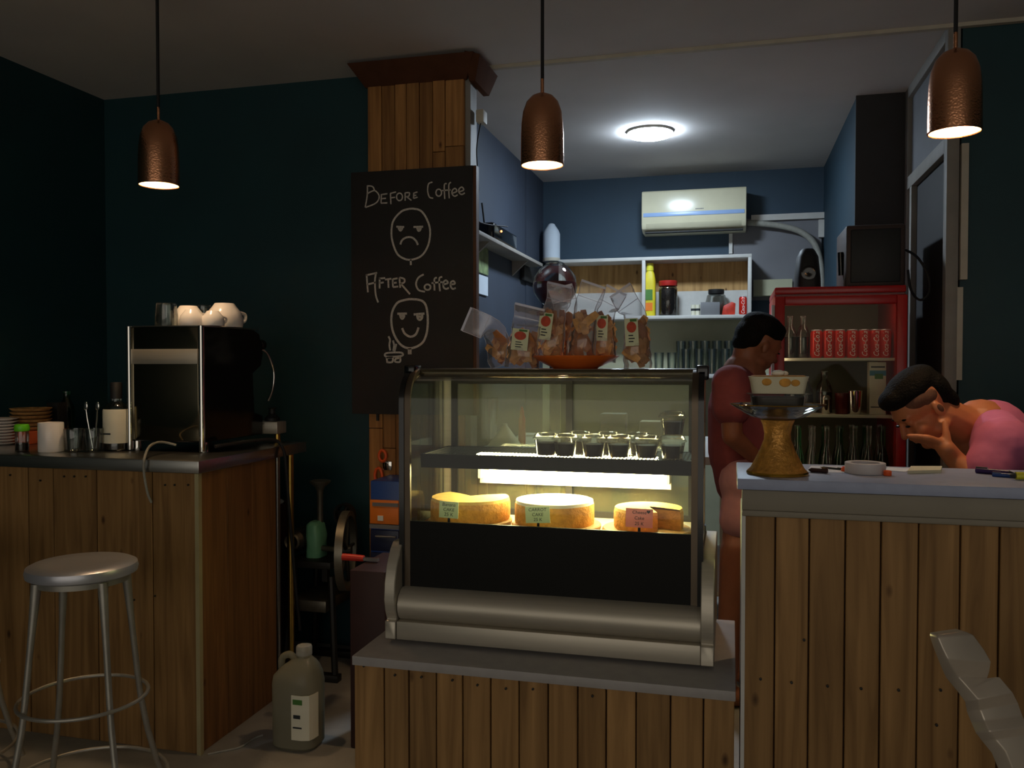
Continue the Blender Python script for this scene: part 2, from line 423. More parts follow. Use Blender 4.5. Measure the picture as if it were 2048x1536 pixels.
# grey board on the rear wall and white trunking
gp = MB().box(ax(1462, 5.96), ax(1640, 5.96), 5.95, 5.97, az(600, 1550, 5.96), az(436, 1550, 5.96)).build('trim_4', 'grey_wall', kind=ST)
MB().box(ax(1500, 5.94), ax(1648, 5.94), 5.925, 5.95, az(440, 1570, 5.94), az(428, 1570, 5.94)).build('trim_5', 'white_paint', kind=ST)
MB().box(ax(1634, 5.94), ax(1648, 5.94), 5.92, 5.95, az(475, 1640, 5.94), az(440, 1640, 5.94)).build('trim_6', 'white_paint', kind=ST)
MB().box(ax(1456, 5.95), ax(1463, 5.95), 5.93, 5.97, az(508, 1460, 5.95), az(468, 1460, 5.95)).build('trim_7', 'white_paint', kind=ST)
# pillar clad in pine boards
PX0, PX1 = ax(738, 3.45), ax(929, 3.45)
pil = MB().box(PX0 + .01, PX1 + .022, 3.47, 3.56, 0, 2.6).build('wall_pillar', 'frame_paint', kind=ST)
xs = [738, 766, 792, 815, 841, 867, 892, 929]
rnd = random.Random(3)
for i in range(7):
    x0, x1 = ax(xs[i], 3.45) + .0012, ax(xs[i+1], 3.45) - .0012
    cuts = [0.0, .9 + rnd.random() * .5, 1.9 + rnd.random() * .35, 2.57]
    for a, b in zip(cuts, cuts[1:]):
        MB().box(x0, x1, 3.448 - rnd.random() * .004, 3.47, a + .0012, b - .0012).build('plank', 'pillar_pine', pil, .0015, seg=1)
# crown boards with mitred corner, tilted like a cornice
cx0, cx1 = ax(700, 3.39), ax(950, 3.39)
MB().hexa([(PX0-.01,3.447,2.50),(PX1+.01,3.447,2.50),(PX1+.01,3.46,2.50),(PX0-.01,3.46,2.50),(cx0,3.37,2.585),(cx1,3.37,2.585),(cx1,3.46,2.598),(cx0,3.46,2.598)]).build('crown_board', 'crown', pil, .002)
MB().hexa([(PX1+.023,3.447,2.49),(PX1+.05,3.447,2.49),(PX1+.05,3.66,2.49),(PX1+.023,3.66,2.49),(PX1+.023,3.38,2.595),(PX1+.09,3.38,2.575),(PX1+.09,3.66,2.575),(PX1+.023,3.66,2.595)]).build('crown_board', 'crown', pil, .002)
# ================================================================ CHALKBOARD
bx0, bx1 = ax(702, 3.42, 600), ax(945, 3.42, 600)
bz1, bz0 = az(337, 830, 3.42), az(829, 800, 3.42)
cb = thing('chalkboard', ((bx0+bx1)/2, 3.43, bz0), 'tall black chalkboard with sad and happy coffee faces on wooden pillar', 'chalkboard')
MB().box(bx0, bx1, 3.425, 3.445, bz0, bz1).build('board', 'chalkboard_paint', cb, .001)
MB().box(bx0 + .12, PX0 + .04, 3.435, 3.447, bz0 - .03, bz0).build('mounting_block', 'black_matte', cb)
MB().box(bx1, bx1 + .014, 3.43, 3.468, bz0, bz1).build('edge_strip', 'dark_wood', cb)
YB = 3.4248
def strokes(name, sets, sc, ox, oy, parent, w=.0065):
    mb = MB()
    for st in sets:
        closed = st[0] == 'c'; pts = st[1:] if closed else st
        q = [at(ox + x/sc, oy + y/sc, Y=YB) for x, y in pts]
        if len(q) > 2: q = smooth_line(q, 5, closed)
        if closed: q.append(q[0])
        mb.ribbon(q, w, YB)
    return mb.build(name, 'chalk', parent)
def elp(cx, cy, rx, ry, n=10): return ['c'] + [(cx + rx*math.cos(6.2832*i/n), cy + ry*math.sin(6.2832*i/n)) for i in range(n)]
c4 = (3.571, 660, 90); c5 = (3.6575, 680, 480)
BEFORE = [[(268,1003),(266,1080),(252,1160)], [(262,1065),(318,1040),(352,1080),(330,1128),(255,1160)], [(268,1006),(305,1012),(318,1038)],
 [(368,1065),(365,1130)], [(368,1069),(410,1062)], [(367,1098),(400,1095)], [(365,1130),(410,1128)],
 [(432,1060),(436,1137)], [(432,1060),(472,1050)], [(434,1092),(465,1088)], elp(497,1085,21,27),
 [(537,1055),(537,1112)], [(537,1056),(567,1056),(562,1080),(539,1083)], [(547,1083),(582,1110)],
 [(599,1055),(597,1096)], [(599,1058),(625,1050)], [(598,1076),(616,1073)], [(597,1096),(626,1087)],
 [(732,980),(705,992),(698,1040),(710,1085),(737,1095)], elp(777,1055,20,25),
 [(834,990),(817,1002),(820,1100)], [(800,1040),(862,1035)], [(864,980),(849,1002),(852,1095)],
 [(872,1060),(906,1045),(895,1025),(876,1036),(872,1062),(890,1080),(912,1070)], [(922,1050),(955,1035),(942,1015),(922,1030),(924,1056),(942,1068),(963,1056)]]
strokes('lettering', BEFORE, *c4, cb, .0055)
strokes('drawn_face', [['c',(600,1170),(650,1185),(690,1240),(715,1320),(705,1420),(660,1500),(592,1532),(535,1528),(480,1490),(446,1400),(440,1320),(456,1250),(510,1190),(560,1172)],
 [(577,1533),(578,1572)], [(475,1298),(530,1300)], [(490,1304),(495,1318),(504,1326),(514,1316),(517,1304)], [(497,1308),(508,1316)], [(597,1300),(665,1298)],
 [(622,1304),(628,1322),(637,1328),(646,1318),(650,1304)], [(628,1310),(644,1314)],
 [(503,1425),(515,1395),(545,1375),(585,1375),(615,1400),(628,1428)]], *c4, cb, .008)
AFTER = [[(195,250),(205,382)], [(193,258),(272,240)], [(264,240),(256,300),(262,400),(280,457)], [(200,326),(262,310)],
 [(290,280),(291,355)], [(285,283),(330,278)], [(290,315),(320,310)], [(330,290),(376,283)], [(353,288),(356,350)],
 [(386,285),(389,346)], [(386,287),(421,280)], [(387,315),(415,312)], [(389,345),(426,340)],
 [(436,275),(441,350)], [(436,275),(470,285),(470,310),(440,320)], [(446,320),(512,396)],
 [(613,252),(575,275),(557,320),(575,365),(622,378)], elp(641,345,22,20), [(708,275),(691,290),(692,370)], [(670,315),(750,308)], [(748,270),(727,285),(732,375)],
 [(756,325),(790,315),(776,295),(758,310),(758,345),(776,358),(797,350)], [(810,325),(841,320),(831,300),(812,310),(811,340),(826,358),(847,350)]]
strokes('lettering', AFTER, *c5, cb, .0075)
strokes('drawn_face', [['c',(530,433),(600,445),(632,490),(643,580),(635,680),(600,755),(520,792),(450,770),(400,700),(378,620),(382,530),(420,460),(480,438)],
 [(420,540),(490,538)], [(440,546),(444,564),(456,576),(468,562),(470,546)], [(448,552),(464,556)], [(540,545),(618,538)], [(565,550),(570,574),(586,584),(600,570),(602,548)], [(574,560),(596,562)],
 [(455,645),(475,685),(515,707),(555,690),(575,640)], [(504,792),(505,836)], [(516,792),(517,836)]], *c5, cb, .0095)
strokes('drawn_cup', [[(355,705),(366,730),(362,770),(368,808)], [(388,735),(396,770),(390,812)], [(412,760),(400,815)], ['c',(340,828),(448,824),(450,848),(342,854)],
 [(342,858),(347,900)], [(342,862),(385,860),(382,892),(348,895)], [(440,856),(440,890),(405,890),(408,870),(440,862)]], *c5, cb, .008)
# ================================================================ LIGHT FITTINGS
led = thing('ceiling_light', (-.45, 4.82, 2.6), 'round white ceiling light glowing in the back room', 'ceiling light')
MB().lathe([(.128,2.6),(.128,2.588),(.120,2.584)], (-.45,4.82,0), 40).build('housing', 'white_plastic', led)
MB().lathe([(.124,2.585),(.118,2.574),(.09,2.566),(.04,2.562),(.0,2.5615)], (-.45,4.82,0), 40).build('diffuser', 'led_glow', led)
def pendant(p, label):
    x, y, z = p
    t = thing('pendant_lamp', (x, y, 2.6), label, 'pendant lamp', 'copper pendant lamps over the counters')
    R, HT = .067, .222
    out = [(R, 0), (R*1.0, .03), (R*.99, .09), (R*.965, .13), (R*.9, .165), (R*.74, .195), (R*.5, .213), (R*.2, HT), (.006, HT+.002)]
    MB().lathe(out, (x,y,z), 48, cap=False).build('shade', 'copper', t)
    inn = [(r - .0025 if r > .01 else .001, h - (.003 if h > .1 else 0)) for r, h in out]
    MB().lathe(inn, (x,y,z), 48, cap=False).build('lining', 'shade_lining', t)
    MB().lathe([(R,0),(R+.001,.002),(R-.0035,.002),(R-.003,-.001),(R,0)], (x,y,z), 48, cap=False).build('rim', 'copper', t)
    MB().lathe([(.0,.05),(.016,.053),(.028,.066),(.032,.083),(.027,.103),(.016,.122),(.014,.14)], (x,y,z), 24).build('bulb', 'bulb_glow', t)
    MB().lathe([(.018,.14),(.018,.2),(.01,.212)], (x,y,z), 20).build('socket', 'black_matte', t)
    MB().tube([(x,y,z+HT),(x,y,z+HT+.045)], .0055, 10).build('stem', 'copper', t)
    MB().tube([(x,y,z+HT+.04),(x,y,2.59)], .0055, 8).build('cord', 'cord_black', t)
    MB().lathe([(.045,2.6),(.045,2.585),(.03,2.575),(.006,2.572)], (x,y,0), 24).build('ceiling_rose', 'black_matte', t)
pendant((-1.914, 2.545, 1.915), 'copper pendant lamp hanging above the espresso machine')
pendant((-.575, 2.60, 1.918), 'copper pendant lamp hanging in the middle above the cake case')
pendant((.578, 2.535, 1.925), 'copper pendant lamp hanging above the man in the pink shirt')
# ================================================================ COUNTERS
def planks(parent, pxs, Yf, z0, z1, m, ypx, th=.018, seed=1):
    r = random.Random(seed)
    for a, b in zip(pxs, pxs[1:]):
        j = r.random() * .005
        MB().box(ax(a, Yf, ypx) + .0015, ax(b, Yf, ypx) - .0015, Yf - .002 + j, Yf + th, z0, z1).build('plank', m, parent, .0015, seg=1)
# left counter (service bar)
XL, YL = -1.70, 2.45
lc = thing('bar_counter', (-2.35, 2.7, 0), 'dark pine clad bar counter under the steel worktop at left', 'counter')
MB().box(-2.98, XL - .025, YL + .022, 2.94, 0, .935).build('carcass', 'dark_wood', lc)
xs = [ax(v, YL, 1000) for v in (55, 105, 192, 277, 304, 392)]
xs = [-2.98, -2.87, -2.76] + [x for x in xs if x > -2.74]
r = random.Random(5); xs[-1] = XL - .012
for a, b in zip(xs, xs[1:]):
    MB().box(a + .0015, b - .0015, YL + r.random() * .004, YL + .022, 0, .938).build('plank', 'pine', lc, .0015, seg=1)
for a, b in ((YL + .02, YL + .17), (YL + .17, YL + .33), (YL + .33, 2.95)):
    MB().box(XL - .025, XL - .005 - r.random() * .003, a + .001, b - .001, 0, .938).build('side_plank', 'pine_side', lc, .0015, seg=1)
MB().prism([(XL-.014, YL-.006), (XL+.001, YL-.006), (XL+.001, YL+.012), (XL-.003, YL+.012), (XL-.003, YL-.002), (XL-.014, YL-.002)], 0, .938, 'Z').build('corner_trim', 'corner_strip', lc)
wt = thing('steel_worktop', (-2.35, 2.8, .94), 'stainless steel worktop under the espresso machine', 'worktop')
MB().box(-2.985, XL + .012, YL - .02, 3.16, .94, .982).build('slab', 'steel', wt, .003)
MB().tube([(XL - .03, 3.10, .0), (XL - .03, 3.10, .94)], .014, 12).build('leg', 'brass', wt)
MB().tube([(XL - .055, 3.04, .0), (XL - .055, 3.04, .94)], .012, 12).build('leg', 'steel', wt)
# plinth under the case
pl = thing('case_plinth', (-.42, 2.09, 0), 'low pine plank counter carrying the cake display case', 'counter')
MB().box(-.845, -.01, 1.875, 2.33, 0, .588).build('carcass', 'dark_wood', pl)
planks(pl, [708,768,817,872,925,981,1038,1096,1155,1212,1272,1341,1407,1470], 1.855, 0, .588, 'pine', 1420, seed=11)
MB().box(-.866, .012, 1.836, 2.35, .588, .61).build('top_slab', 'plinth_laminate', pl, .002)
# right bar with ledge
rb = thing('service_bar', (.8, 1.95, 0), 'pine plank bar front with grey ledge at the right', 'counter')
MB().box(.03, 2.2, 1.875, 2.06, 0, 1.035).build('carcass', 'dark_wood', rb)
MB().box(.022, .03, 1.853, 2.06, 0, .985).build('edge_strip', 'white_paint', rb)
planks(rb, [1484,1549,1617,1689,1760,1835,1919,1997,2075,2150,2235,2320,2410,2500,2600,2700], 1.857, 0, .985, 'pine', 1300, seed=21)
MB().box(.022, 2.2, 1.846, 1.873, .992, 1.036).build('fascia_board', 'fascia', rb, .002)
MB().box(.022, 2.2, 1.841, 1.858, .981, .994).build('moulding', 'fascia', rb, .003)
MB().box(.012, 2.2, 1.832, 2.137, 1.038, 1.061).build('ledge_top', 'grey_laminate', rb, .002)

for nx_, ny_ in ((1521,1358),(1583,1365),(1655,1372),(1722,1377),(1797,1380),(1881,1380),(1873,1450),(1608,1280)):
    p = at(nx_, ny_, Y=1.855); MB().lathe([(.0028,0),(.0028,.003),(0,.0035)], (0,0,0), 10, M=Matrix.Rotation(math.pi/2, 3, 'X')).xf(Matrix.Translation((p.x, 1.8555, p.z))).build('nail', 'cast_iron', rb)
for nx_, ny_ in ((728,1332),(790,1350),(843,1354),(905,1360),(955,1370),(1012,1377),(1066,1378),(1185,1392)):
    p = at(nx_, ny_, Y=1.853); MB().lathe([(.0028,0),(.0028,.003),(0,.0035)], (0,0,0), 10, M=Matrix.Rotation(math.pi/2, 3, 'X')).xf(Matrix.Translation((p.x, 1.8535, p.z))).build('nail', 'cast_iron', pl)
for nx_, ny_ in ((20,950),(80,961),(128,953),(148,953),(171,953),(330,970),(349,970),(376,970),(268,1200),(310,1192)):
    p = at(nx_, ny_, Y=2.449); MB().lathe([(.0035,0),(.0035,.003),(0,.0035)], (0,0,0), 10, M=Matrix.Rotation(math.pi/2, 3, 'X')).xf(Matrix.Translation((p.x, 2.4505, p.z))).build('nail', 'cast_iron', lc)

MB().box(ax(1505, 5.9), ax(1582, 5.9), 5.86, 5.95, az(592, 1540, 5.9), az(560, 1540, 5.9)).build('trim_8', 'beige_wall', kind=ST)
# ================================================================ DISPLAY CASE
CX0, CX1 = -.828, -.035
GL0, GL1 = CX0 + .022, CX1 - .028      # outer faces of the glazed box
dc = thing('display_case', (-.43, 2.15, .61), 'black and steel glass cake display case with curved front', 'display case')
for fx in (CX0 + .06, CX1 - .06):
    for fy in (1.99, 2.29): MB().lathe([(.016,.61),(.018,.622)], (fx,fy,0), 14).build('foot', 'black_matte', dc)
MB().box(CX0 + .03, CX1 - .03, 1.985, 2.01, .62, .733).box(CX0 + .03, CX1 - .03, 2.01, 2.34, .62, .868).build('base_cabinet', 'black_matte', dc)
MB().sheet([(1.995,.738),(1.975,.733),(1.962,.722),(1.955,.706),(1.956,.69),(1.963,.676),(1.972,.668)], CX0 + .03, CX1 - .03, -.004).build('front_cove', 'brushed_steel', dc)
MB().box(CX0 + .03, CX1 - .03, 1.946, 1.972, .62, .665).build('kick_rail', 'brushed_steel', dc, .002)
ck = [(1.998,.852),(1.98,.838),(1.955,.80),(1.942,.76),(1.938,.72),(1.944,.69),(1.955,.667),(1.944,.664),(1.944,.62),(2.335,.62),(2.335,.852)]
for a, b in ((CX0, CX0 + .028), (CX1 - .03, CX1)): MB().prism(ck, a, b).build('cheek', 'brushed_steel', dc, .002, seg=1)
# glass: side panes, curved front pane
arc = [(2.0,.905)] + [(2.0,1.19)] + [(2.075 - .075*math.cos(t), 1.205 + .07*math.sin(t)) for t in [i*math.pi/2/8 for i in range(9)]]
MB().sheet(arc, GL0 + .016, GL1 - .016, .005).build('front_glass', 'clear_glass', dc)
MB().box(GL0 + .016, GL1 - .016, 1.996, 2.002, .736, .906).build('black_glass', 'black_panel', dc)
sidep = [(2.008,.88)] + [(y + .006, z - .005) for y, z in arc[1:]] + [(2.32,1.27),(2.32,.88)]
for x in (GL0 + .004, GL1 - .01): MB().prism(sidep, x, x + .006).build('side_glass', 'side_glass', dc)
# black edge posts with bronze inner strips following the curve
post = [(1.99,.725),(1.99,1.19)] + [(2.075 - .085*math.cos(t), 1.205 + .082*math.sin(t)) for t in [i*math.pi/2/8 for i in range(9)]]
for x0, x1, nm, m in ((GL0 - .002, GL0 + .011, 'edge_post', 'black_gloss'), (GL1 - .011, GL1 + .002, 'edge_post', 'black_gloss'),
                      (GL0 + .011, GL0 + .026, 'edge_strip', 'bronze_frame'), (GL1 - .026, GL1 - .011, 'edge_strip', 'bronze_frame')):
    t = .014 if nm == 'edge_post' else .009
    MB().sheet([(y + (0 if nm == 'edge_post' else .004), z) for y, z in post], x0, x1, -t).build(nm, m, dc)
MB().box(GL0, GL1, 2.07, 2.335, 1.272, 1.288).build('top_panel', 'steel', dc, .003)
MB().tube([(GL0 + .012, 2.078, 1.277), (GL1 - .012, 2.078, 1.277)], .012, 14).build('top_rail', 'mirror_steel', dc)
for x in (GL0 + .004, GL1 - .004):
    MB().box(x - .014, x + .014, 2.045, 2.10, 1.262, 1.297).build('corner_cap', 'black_gloss', dc, .004)
# rear sliding doors
zt, zbm = 1.262, .875
for x0, x1 in ((GL0 + .006, GL0 + .03), (GL1 - .03, GL1 - .006)): MB().box(x0, x1, 2.31, 2.335, zbm, 1.272).build('rear_post', 'brushed_steel', dc)
for k, (x0, x1) in enumerate(((GL0 + .03, -.425), (-.46, GL1 - .03))):
    y0 = 2.306 + .012*k
    d = MB().box(x0 + .018, x1 - .018, y0 + .004, y0 + .008, zbm + .018, zt - .018).build('rear_door', 'rear_glass', dc)
    for a in ((x0, x0 + .018, zbm, zt), (x1 - .018, x1, zbm, zt), (x0 + .018, x1 - .018, zbm, zbm + .018), (x0 + .018, x1 - .018, zt - .018, zt)):
        MB().box(a[0], a[1], y0, y0 + .011, a[2], a[3]).build('door_frame', 'black_matte', d)
MB().box(GL0 + .012, GL1 - .012, 2.01, 2.325, .868, .876).build('deck', 'brushed_steel', dc)
# perforated middle shelf
SZ = 1.066
sx0, sx1, sy0, sy1 = GL0 + .03, GL1 - .018, 2.075, 2.30
mb = MB(); nx, ny = 74, 20; dx = (sx1 - sx0)/nx; dy = (sy1 - sy0 - .012)/ny
for i in range(nx):
    for j in range(ny):
        o = Vector((sx0 + i*dx, sy0 + .006 + j*dy, SZ)); h = [(dx*.5,dy*.12),(dx*.88,dy*.5),(dx*.5,dy*.88),(dx*.12,dy*.5)]
        mb.add([o, o + Vector((dx,0,0)), o + Vector((dx,dy,0)), o + Vector((0,dy,0))] + [o + Vector((a,b,0)) for a, b in h],
               [(0,1,5,4),(1,2,6,5),(2,3,7,6),(3,0,4,7)])
sh = mb.build('shelf', 'black_matte', dc)
for y in (sy0, sy1 - .006): MB().box(sx0 - .004, sx1 + .004, y - .004, y + .006, SZ - .034, SZ + .001).build('shelf_edge', 'black_panel', sh)
for x in (sx0, sx1): MB().box(x - .006, x + .003, sy0, sy1, SZ - .02, SZ + .001).build('shelf_edge', 'black_matte', sh)
for x in (sx0 + .02, sx1 - .02): MB().box(x - .005, x + .005, 2.27, 2.315, SZ - .05, SZ - .02).build('shelf_bracket', 'steel', sh)
# strip lamp under the shelf; glowing capsule added as the reflection on the rear glass
tb = MB().cap((ax(990,2.28,950), 2.28, SZ-.072), (ax(1315,2.28,950), 2.28, SZ-.072), .02, .02, 16).build('reflection_glow', 'case_glow', dc)
MB().box(-.66, -.18, 2.17, 2.20, SZ - .016, SZ - .004).build('light_strip', 'case_glow', dc, .003)
MB().box(ax(958,2.29,950), ax(1342,2.29,950), 2.3, 2.304, SZ - .102, SZ - .04).build('glow_tray', 'white_paint', tb)  # made-up mount for the glowing capsule
for x in (ax(960,2.29,950), ax(1334,2.29,950)): MB().box(x, x + .008, 2.27, 2.3, SZ - .085, SZ - .055).build('glow_holder', 'white_plastic', tb)
# ================================================================ CAKES, TAGS
DK = .8765
def board(x, y, r, label):
    MB().lathe([(r-.003,DK),(r,DK+.003),(r,DK+.009),(r-.003,DK+.012)], (x,y,0), 40).build('cake_board', 'board_wood', label=label, cat='cake board')
def cake(x, y, r, h, a0, a1, label, topm, n=40, dip=0.):
    t = thing('cake', (x,y,DK+.012), label, 'cake'); z0 = DK + .0125
    full = abs(a1 - a0) > 359; m = n if full else n + 1
    rr = random.Random(int(r*1e4)); jit = [1 + rr.uniform(-.012, .012) for _ in range(m)]
    prof = [(r*.985, 0), (r, .006), (r*1.005, h*.5), (r, h*.88), (r*.965, h)]
    mb = MB(); vs = []; fs = []; np_ = len(prof)
    ang = [math.radians(a0 + (a1-a0)*k/n) for k in range(m)]
    for k, a in enumerate(ang):
        for q, hh in prof: vs.append((x + q*jit[k]*math.cos(a), y + q*jit[k]*math.sin(a), z0 + hh))
    for k in range(n):
        k2 = (k+1) % m
        for i in range(np_-1): fs.append((k*np_+i, k2*np_+i, k2*np_+i+1, k*np_+i+1))
    b = len(vs); vs += [(x,y,z0),(x,y,z0+h-.001)]
    for k in range(n):
        k2 = (k+1) % m; fs.append((b, k2*np_, k*np_)); fs.append((b+1, k*np_+np_-1, k2*np_+np_-1))
    if not full:
        fs.append(tuple([b] + [i for i in range(np_)] + [b+1])); fs.append(tuple([b+1] + [(m-1)*np_+i for i in reversed(range(np_))] + [b]))
    mb.add(vs, fs).build('sponge', 'sponge', t)
    # topping
    mb = MB(); vs = []; fs = []
    for k, a in enumerate(ang):
        for q, hh in ((r*.99, h*.9), (r*.97, h+.0035), (r*.5, h+.005)): vs.append((x + q*jit[k]*math.cos(a), y + q*jit[k]*math.sin(a), z0 + hh))
    for k in range(n):
        k2 = (k+1) % m
        for i in range(2): fs.append((k*3+i, k2*3+i, k2*3+i+1, k*3+i+1))
    b = len(vs); vs.append((x,y,z0+h+.005))
    for k in range(n): fs.append((b, k*3+2, ((k+1)%m)*3+2))
    mb.add(vs, fs).build('topping', topm, t)
    return t
def cpx(x, y): return at(x, y, Z=DK + .012)
c1 = (ax(942, 2.17, 1020), 2.165); c2 = (ax(1109, 2.16, 1020), 2.16); c3 = (ax(1297, 2.15, 1030), 2.15)
board(c1[0], c1[1], .112, 'round wooden board under the golden banana cake'); board(c2[0] + .005, c2[1], .116, 'round wooden board under the middle carrot cake'); board(c3[0] - .004, c3[1], .112, 'round wooden board under the cheese cake')
cake(*c1, .105, .054, 140, 400, 'golden banana cake with a slice cut from the back', 'cake_top')
cake(*c2, .103, .056, 0, 360, 'round iced carrot cake in the middle of the case', 'icing')
cake(*c3, .086, .048, -20, 290, 'cut cheese cake at the right end of the case', 'cake_top')
def price_tag(px, Y, wpx, hpx, base_y, m, lines, label, tilt):
    c = at(px, base_y, Y=Y); k = (c - CAM).dot(FW) / F; w, h = wpx*k, hpx*k; z0 = DK
    t = thing('price_tag', (c.x, Y, z0), label, 'price tag', 'handwritten price tags in the cake case')
    zb = max(c.z, DK + .016)
    MB().lathe([(.012,0),(.012,.004),(.004,.009),(.003,zb - DK + .004)], (c.x, Y + .003, z0), 14).build('clip', 'black_gloss', t)
    R = Matrix.Translation((c.x, Y, zb)) @ Matrix.Rotation(math.radians(tilt), 4, 'Y')
    MB().box(-w/2, w/2, -.0006, .0006, 0, h).xf(R).build('card', m, t)
    for i, (s, sz) in enumerate(lines):
        vs, fs = text_geo(s, h*sz, .1)
        q = [R @ Vector((v.x, -.0008 - v.z*.5, h*(.72 - .3*i) + v.y)) for v in vs]
        MB().add(q, fs).build('lettering', 'ink', t)
    return t
price_tag(897, 2.022, 40, 33, 1036, 'tag_green', (('Banana', .3), ('CAKE', .28), ('25 K', .3)), 'pale green price tag in front of the banana cake', 2)
price_tag(1076, 2.022, 50, 33, 1046, 'tag_green', (('CARROT', .28), ('CAKE', .28), ('25 K', .28)), 'pale green price tag in front of the carrot cake', -3)
pk = price_tag(1278, 2.022, 54, 38, 1055, 'tag_pink', (('Cheese', .25), ('Cake', .25), ('25 K', .25)), 'pink price tag in front of the cheese cake', 1)
hc = at(1297, 1024, Y=2.0205)
mb = MB(); mb.prism([(hc.x + .0045*16*math.sin(t)**3/16, hc.z + .0045*(13*math.cos(t)-5*math.cos(2*t)-2*math.cos(3*t)-math.cos(4*t))/16) for t in [i*6.2832/20 for i in range(20)]], 2.0200, 2.0208, 'Y')
mb.build('heart', 'ink', pk)
# dessert cups on the shelf
def cup(x, y, z, label):
    t = thing('dessert_cup', (x,y,z), label, 'dessert cup', 'lidded dessert cups on the case shelf')
    MB().lathe([(.024,0),(.0245,.002),(.031,.04),(.033,.041)], (x,y,z), 24, cap=False).build('cup', 'plastic_cup', t)
    MB().lathe([(.0235,.001),(.0285,.032)], (x,y,z), 24).build('pudding', 'dark_pudding', t)
    MB().lathe([(.035,.041),(.036,.044),(.033,.046),(.030,.054),(.022,.058),(0,.059)], (x,y,z), 24, cap=False).build('lid', 'plastic_cup', t)
    return t
cz = SZ + .001
cps = [(1093,2.13,'leftmost of the front row'),(1131,2.12,'second in the front row, beside the gold glint'),(1187,2.12,'third in the front row'),(1238,2.125,'fourth in the front row'),
       (1293,2.125,'fifth in the front row'),(1345,2.13,'at the right end under a stacked cup'),(1160,2.2,'back row, left'),(1215,2.2,'back row, middle'),(1275,2.2,'back row, right')]
q = None
for px, Y, w in cps:
    x = ax(px, Y, 880)
    lb = 'clear lidded cup of dark pudding, ' + w
    q = cup(x, Y, cz, lb) if q is None else dup(q, (x, Y, cz), lb)
dup(q, (ax(1345, 2.13, 880), 2.13, cz + .0592), 'clear lidded cup of dark pudding stacked on another cup')
# ================================================================ ON TOP OF THE CASE: plate and bags of chips
TZ = 1.2882
pc = (ax(1151, 2.2, 730), 2.2)
plt = MB().lathe([(.0,.001),(.058,0),(.062,.003),(.09,.016),(.112,.03),(.115,.033),(.111,.0335),(.086,.019),(.058,.006),(0,.006)], (*pc, TZ), 48, cap=False)
plt.build('plate', 'orange_plate', label='orange plate under the bags of chips on the case', cat='plate')
chipm = []
for k in range(3):
    mb = MB(); n, m = 9, 4; vs = []; fs = []
    for j in (0, 1):
        for i in range(n):
            u = (i/(n-1) - .5); L = .040 + .009*k
            for s_ in range(m):
                w = (s_/(m-1) - .5) * (.022 - .03*u*u)
                vs.append((w, (.007*math.cos(3*u+k)) + 12*w*w + j*.0018, u*L))
    A = n*m
    for i in range(n-1):
        for s_ in range(m-1):
            a = i*m + s_; fs.append((a, a+1, a+m+1, a+m)); fs.append((A+a+m, A+a+m+1, A+a+1, A+a))
    for i in range(n-1):
        fs.append((i*m, (i+1)*m, A+(i+1)*m, A+i*m)); fs.append((i*m+m-1, A+i*m+m-1, A+(i+1)*m+m-1, (i+1)*m+m-1))
    fs.append(tuple(range(m)) + tuple(A+m-1-s_ for s_ in range(m))); b_ = (n-1)*m; fs.append(tuple(b_+m-1-s_ for s_ in range(m)) + tuple(A+b_+s_ for s_ in range(m)))
    me = mb.add(vs, fs).mesh('banana_chip', Vector((0,0,0))); me.materials.append(MATS['chip_dark' if k == 2 else 'chip']); chipm.append(me)
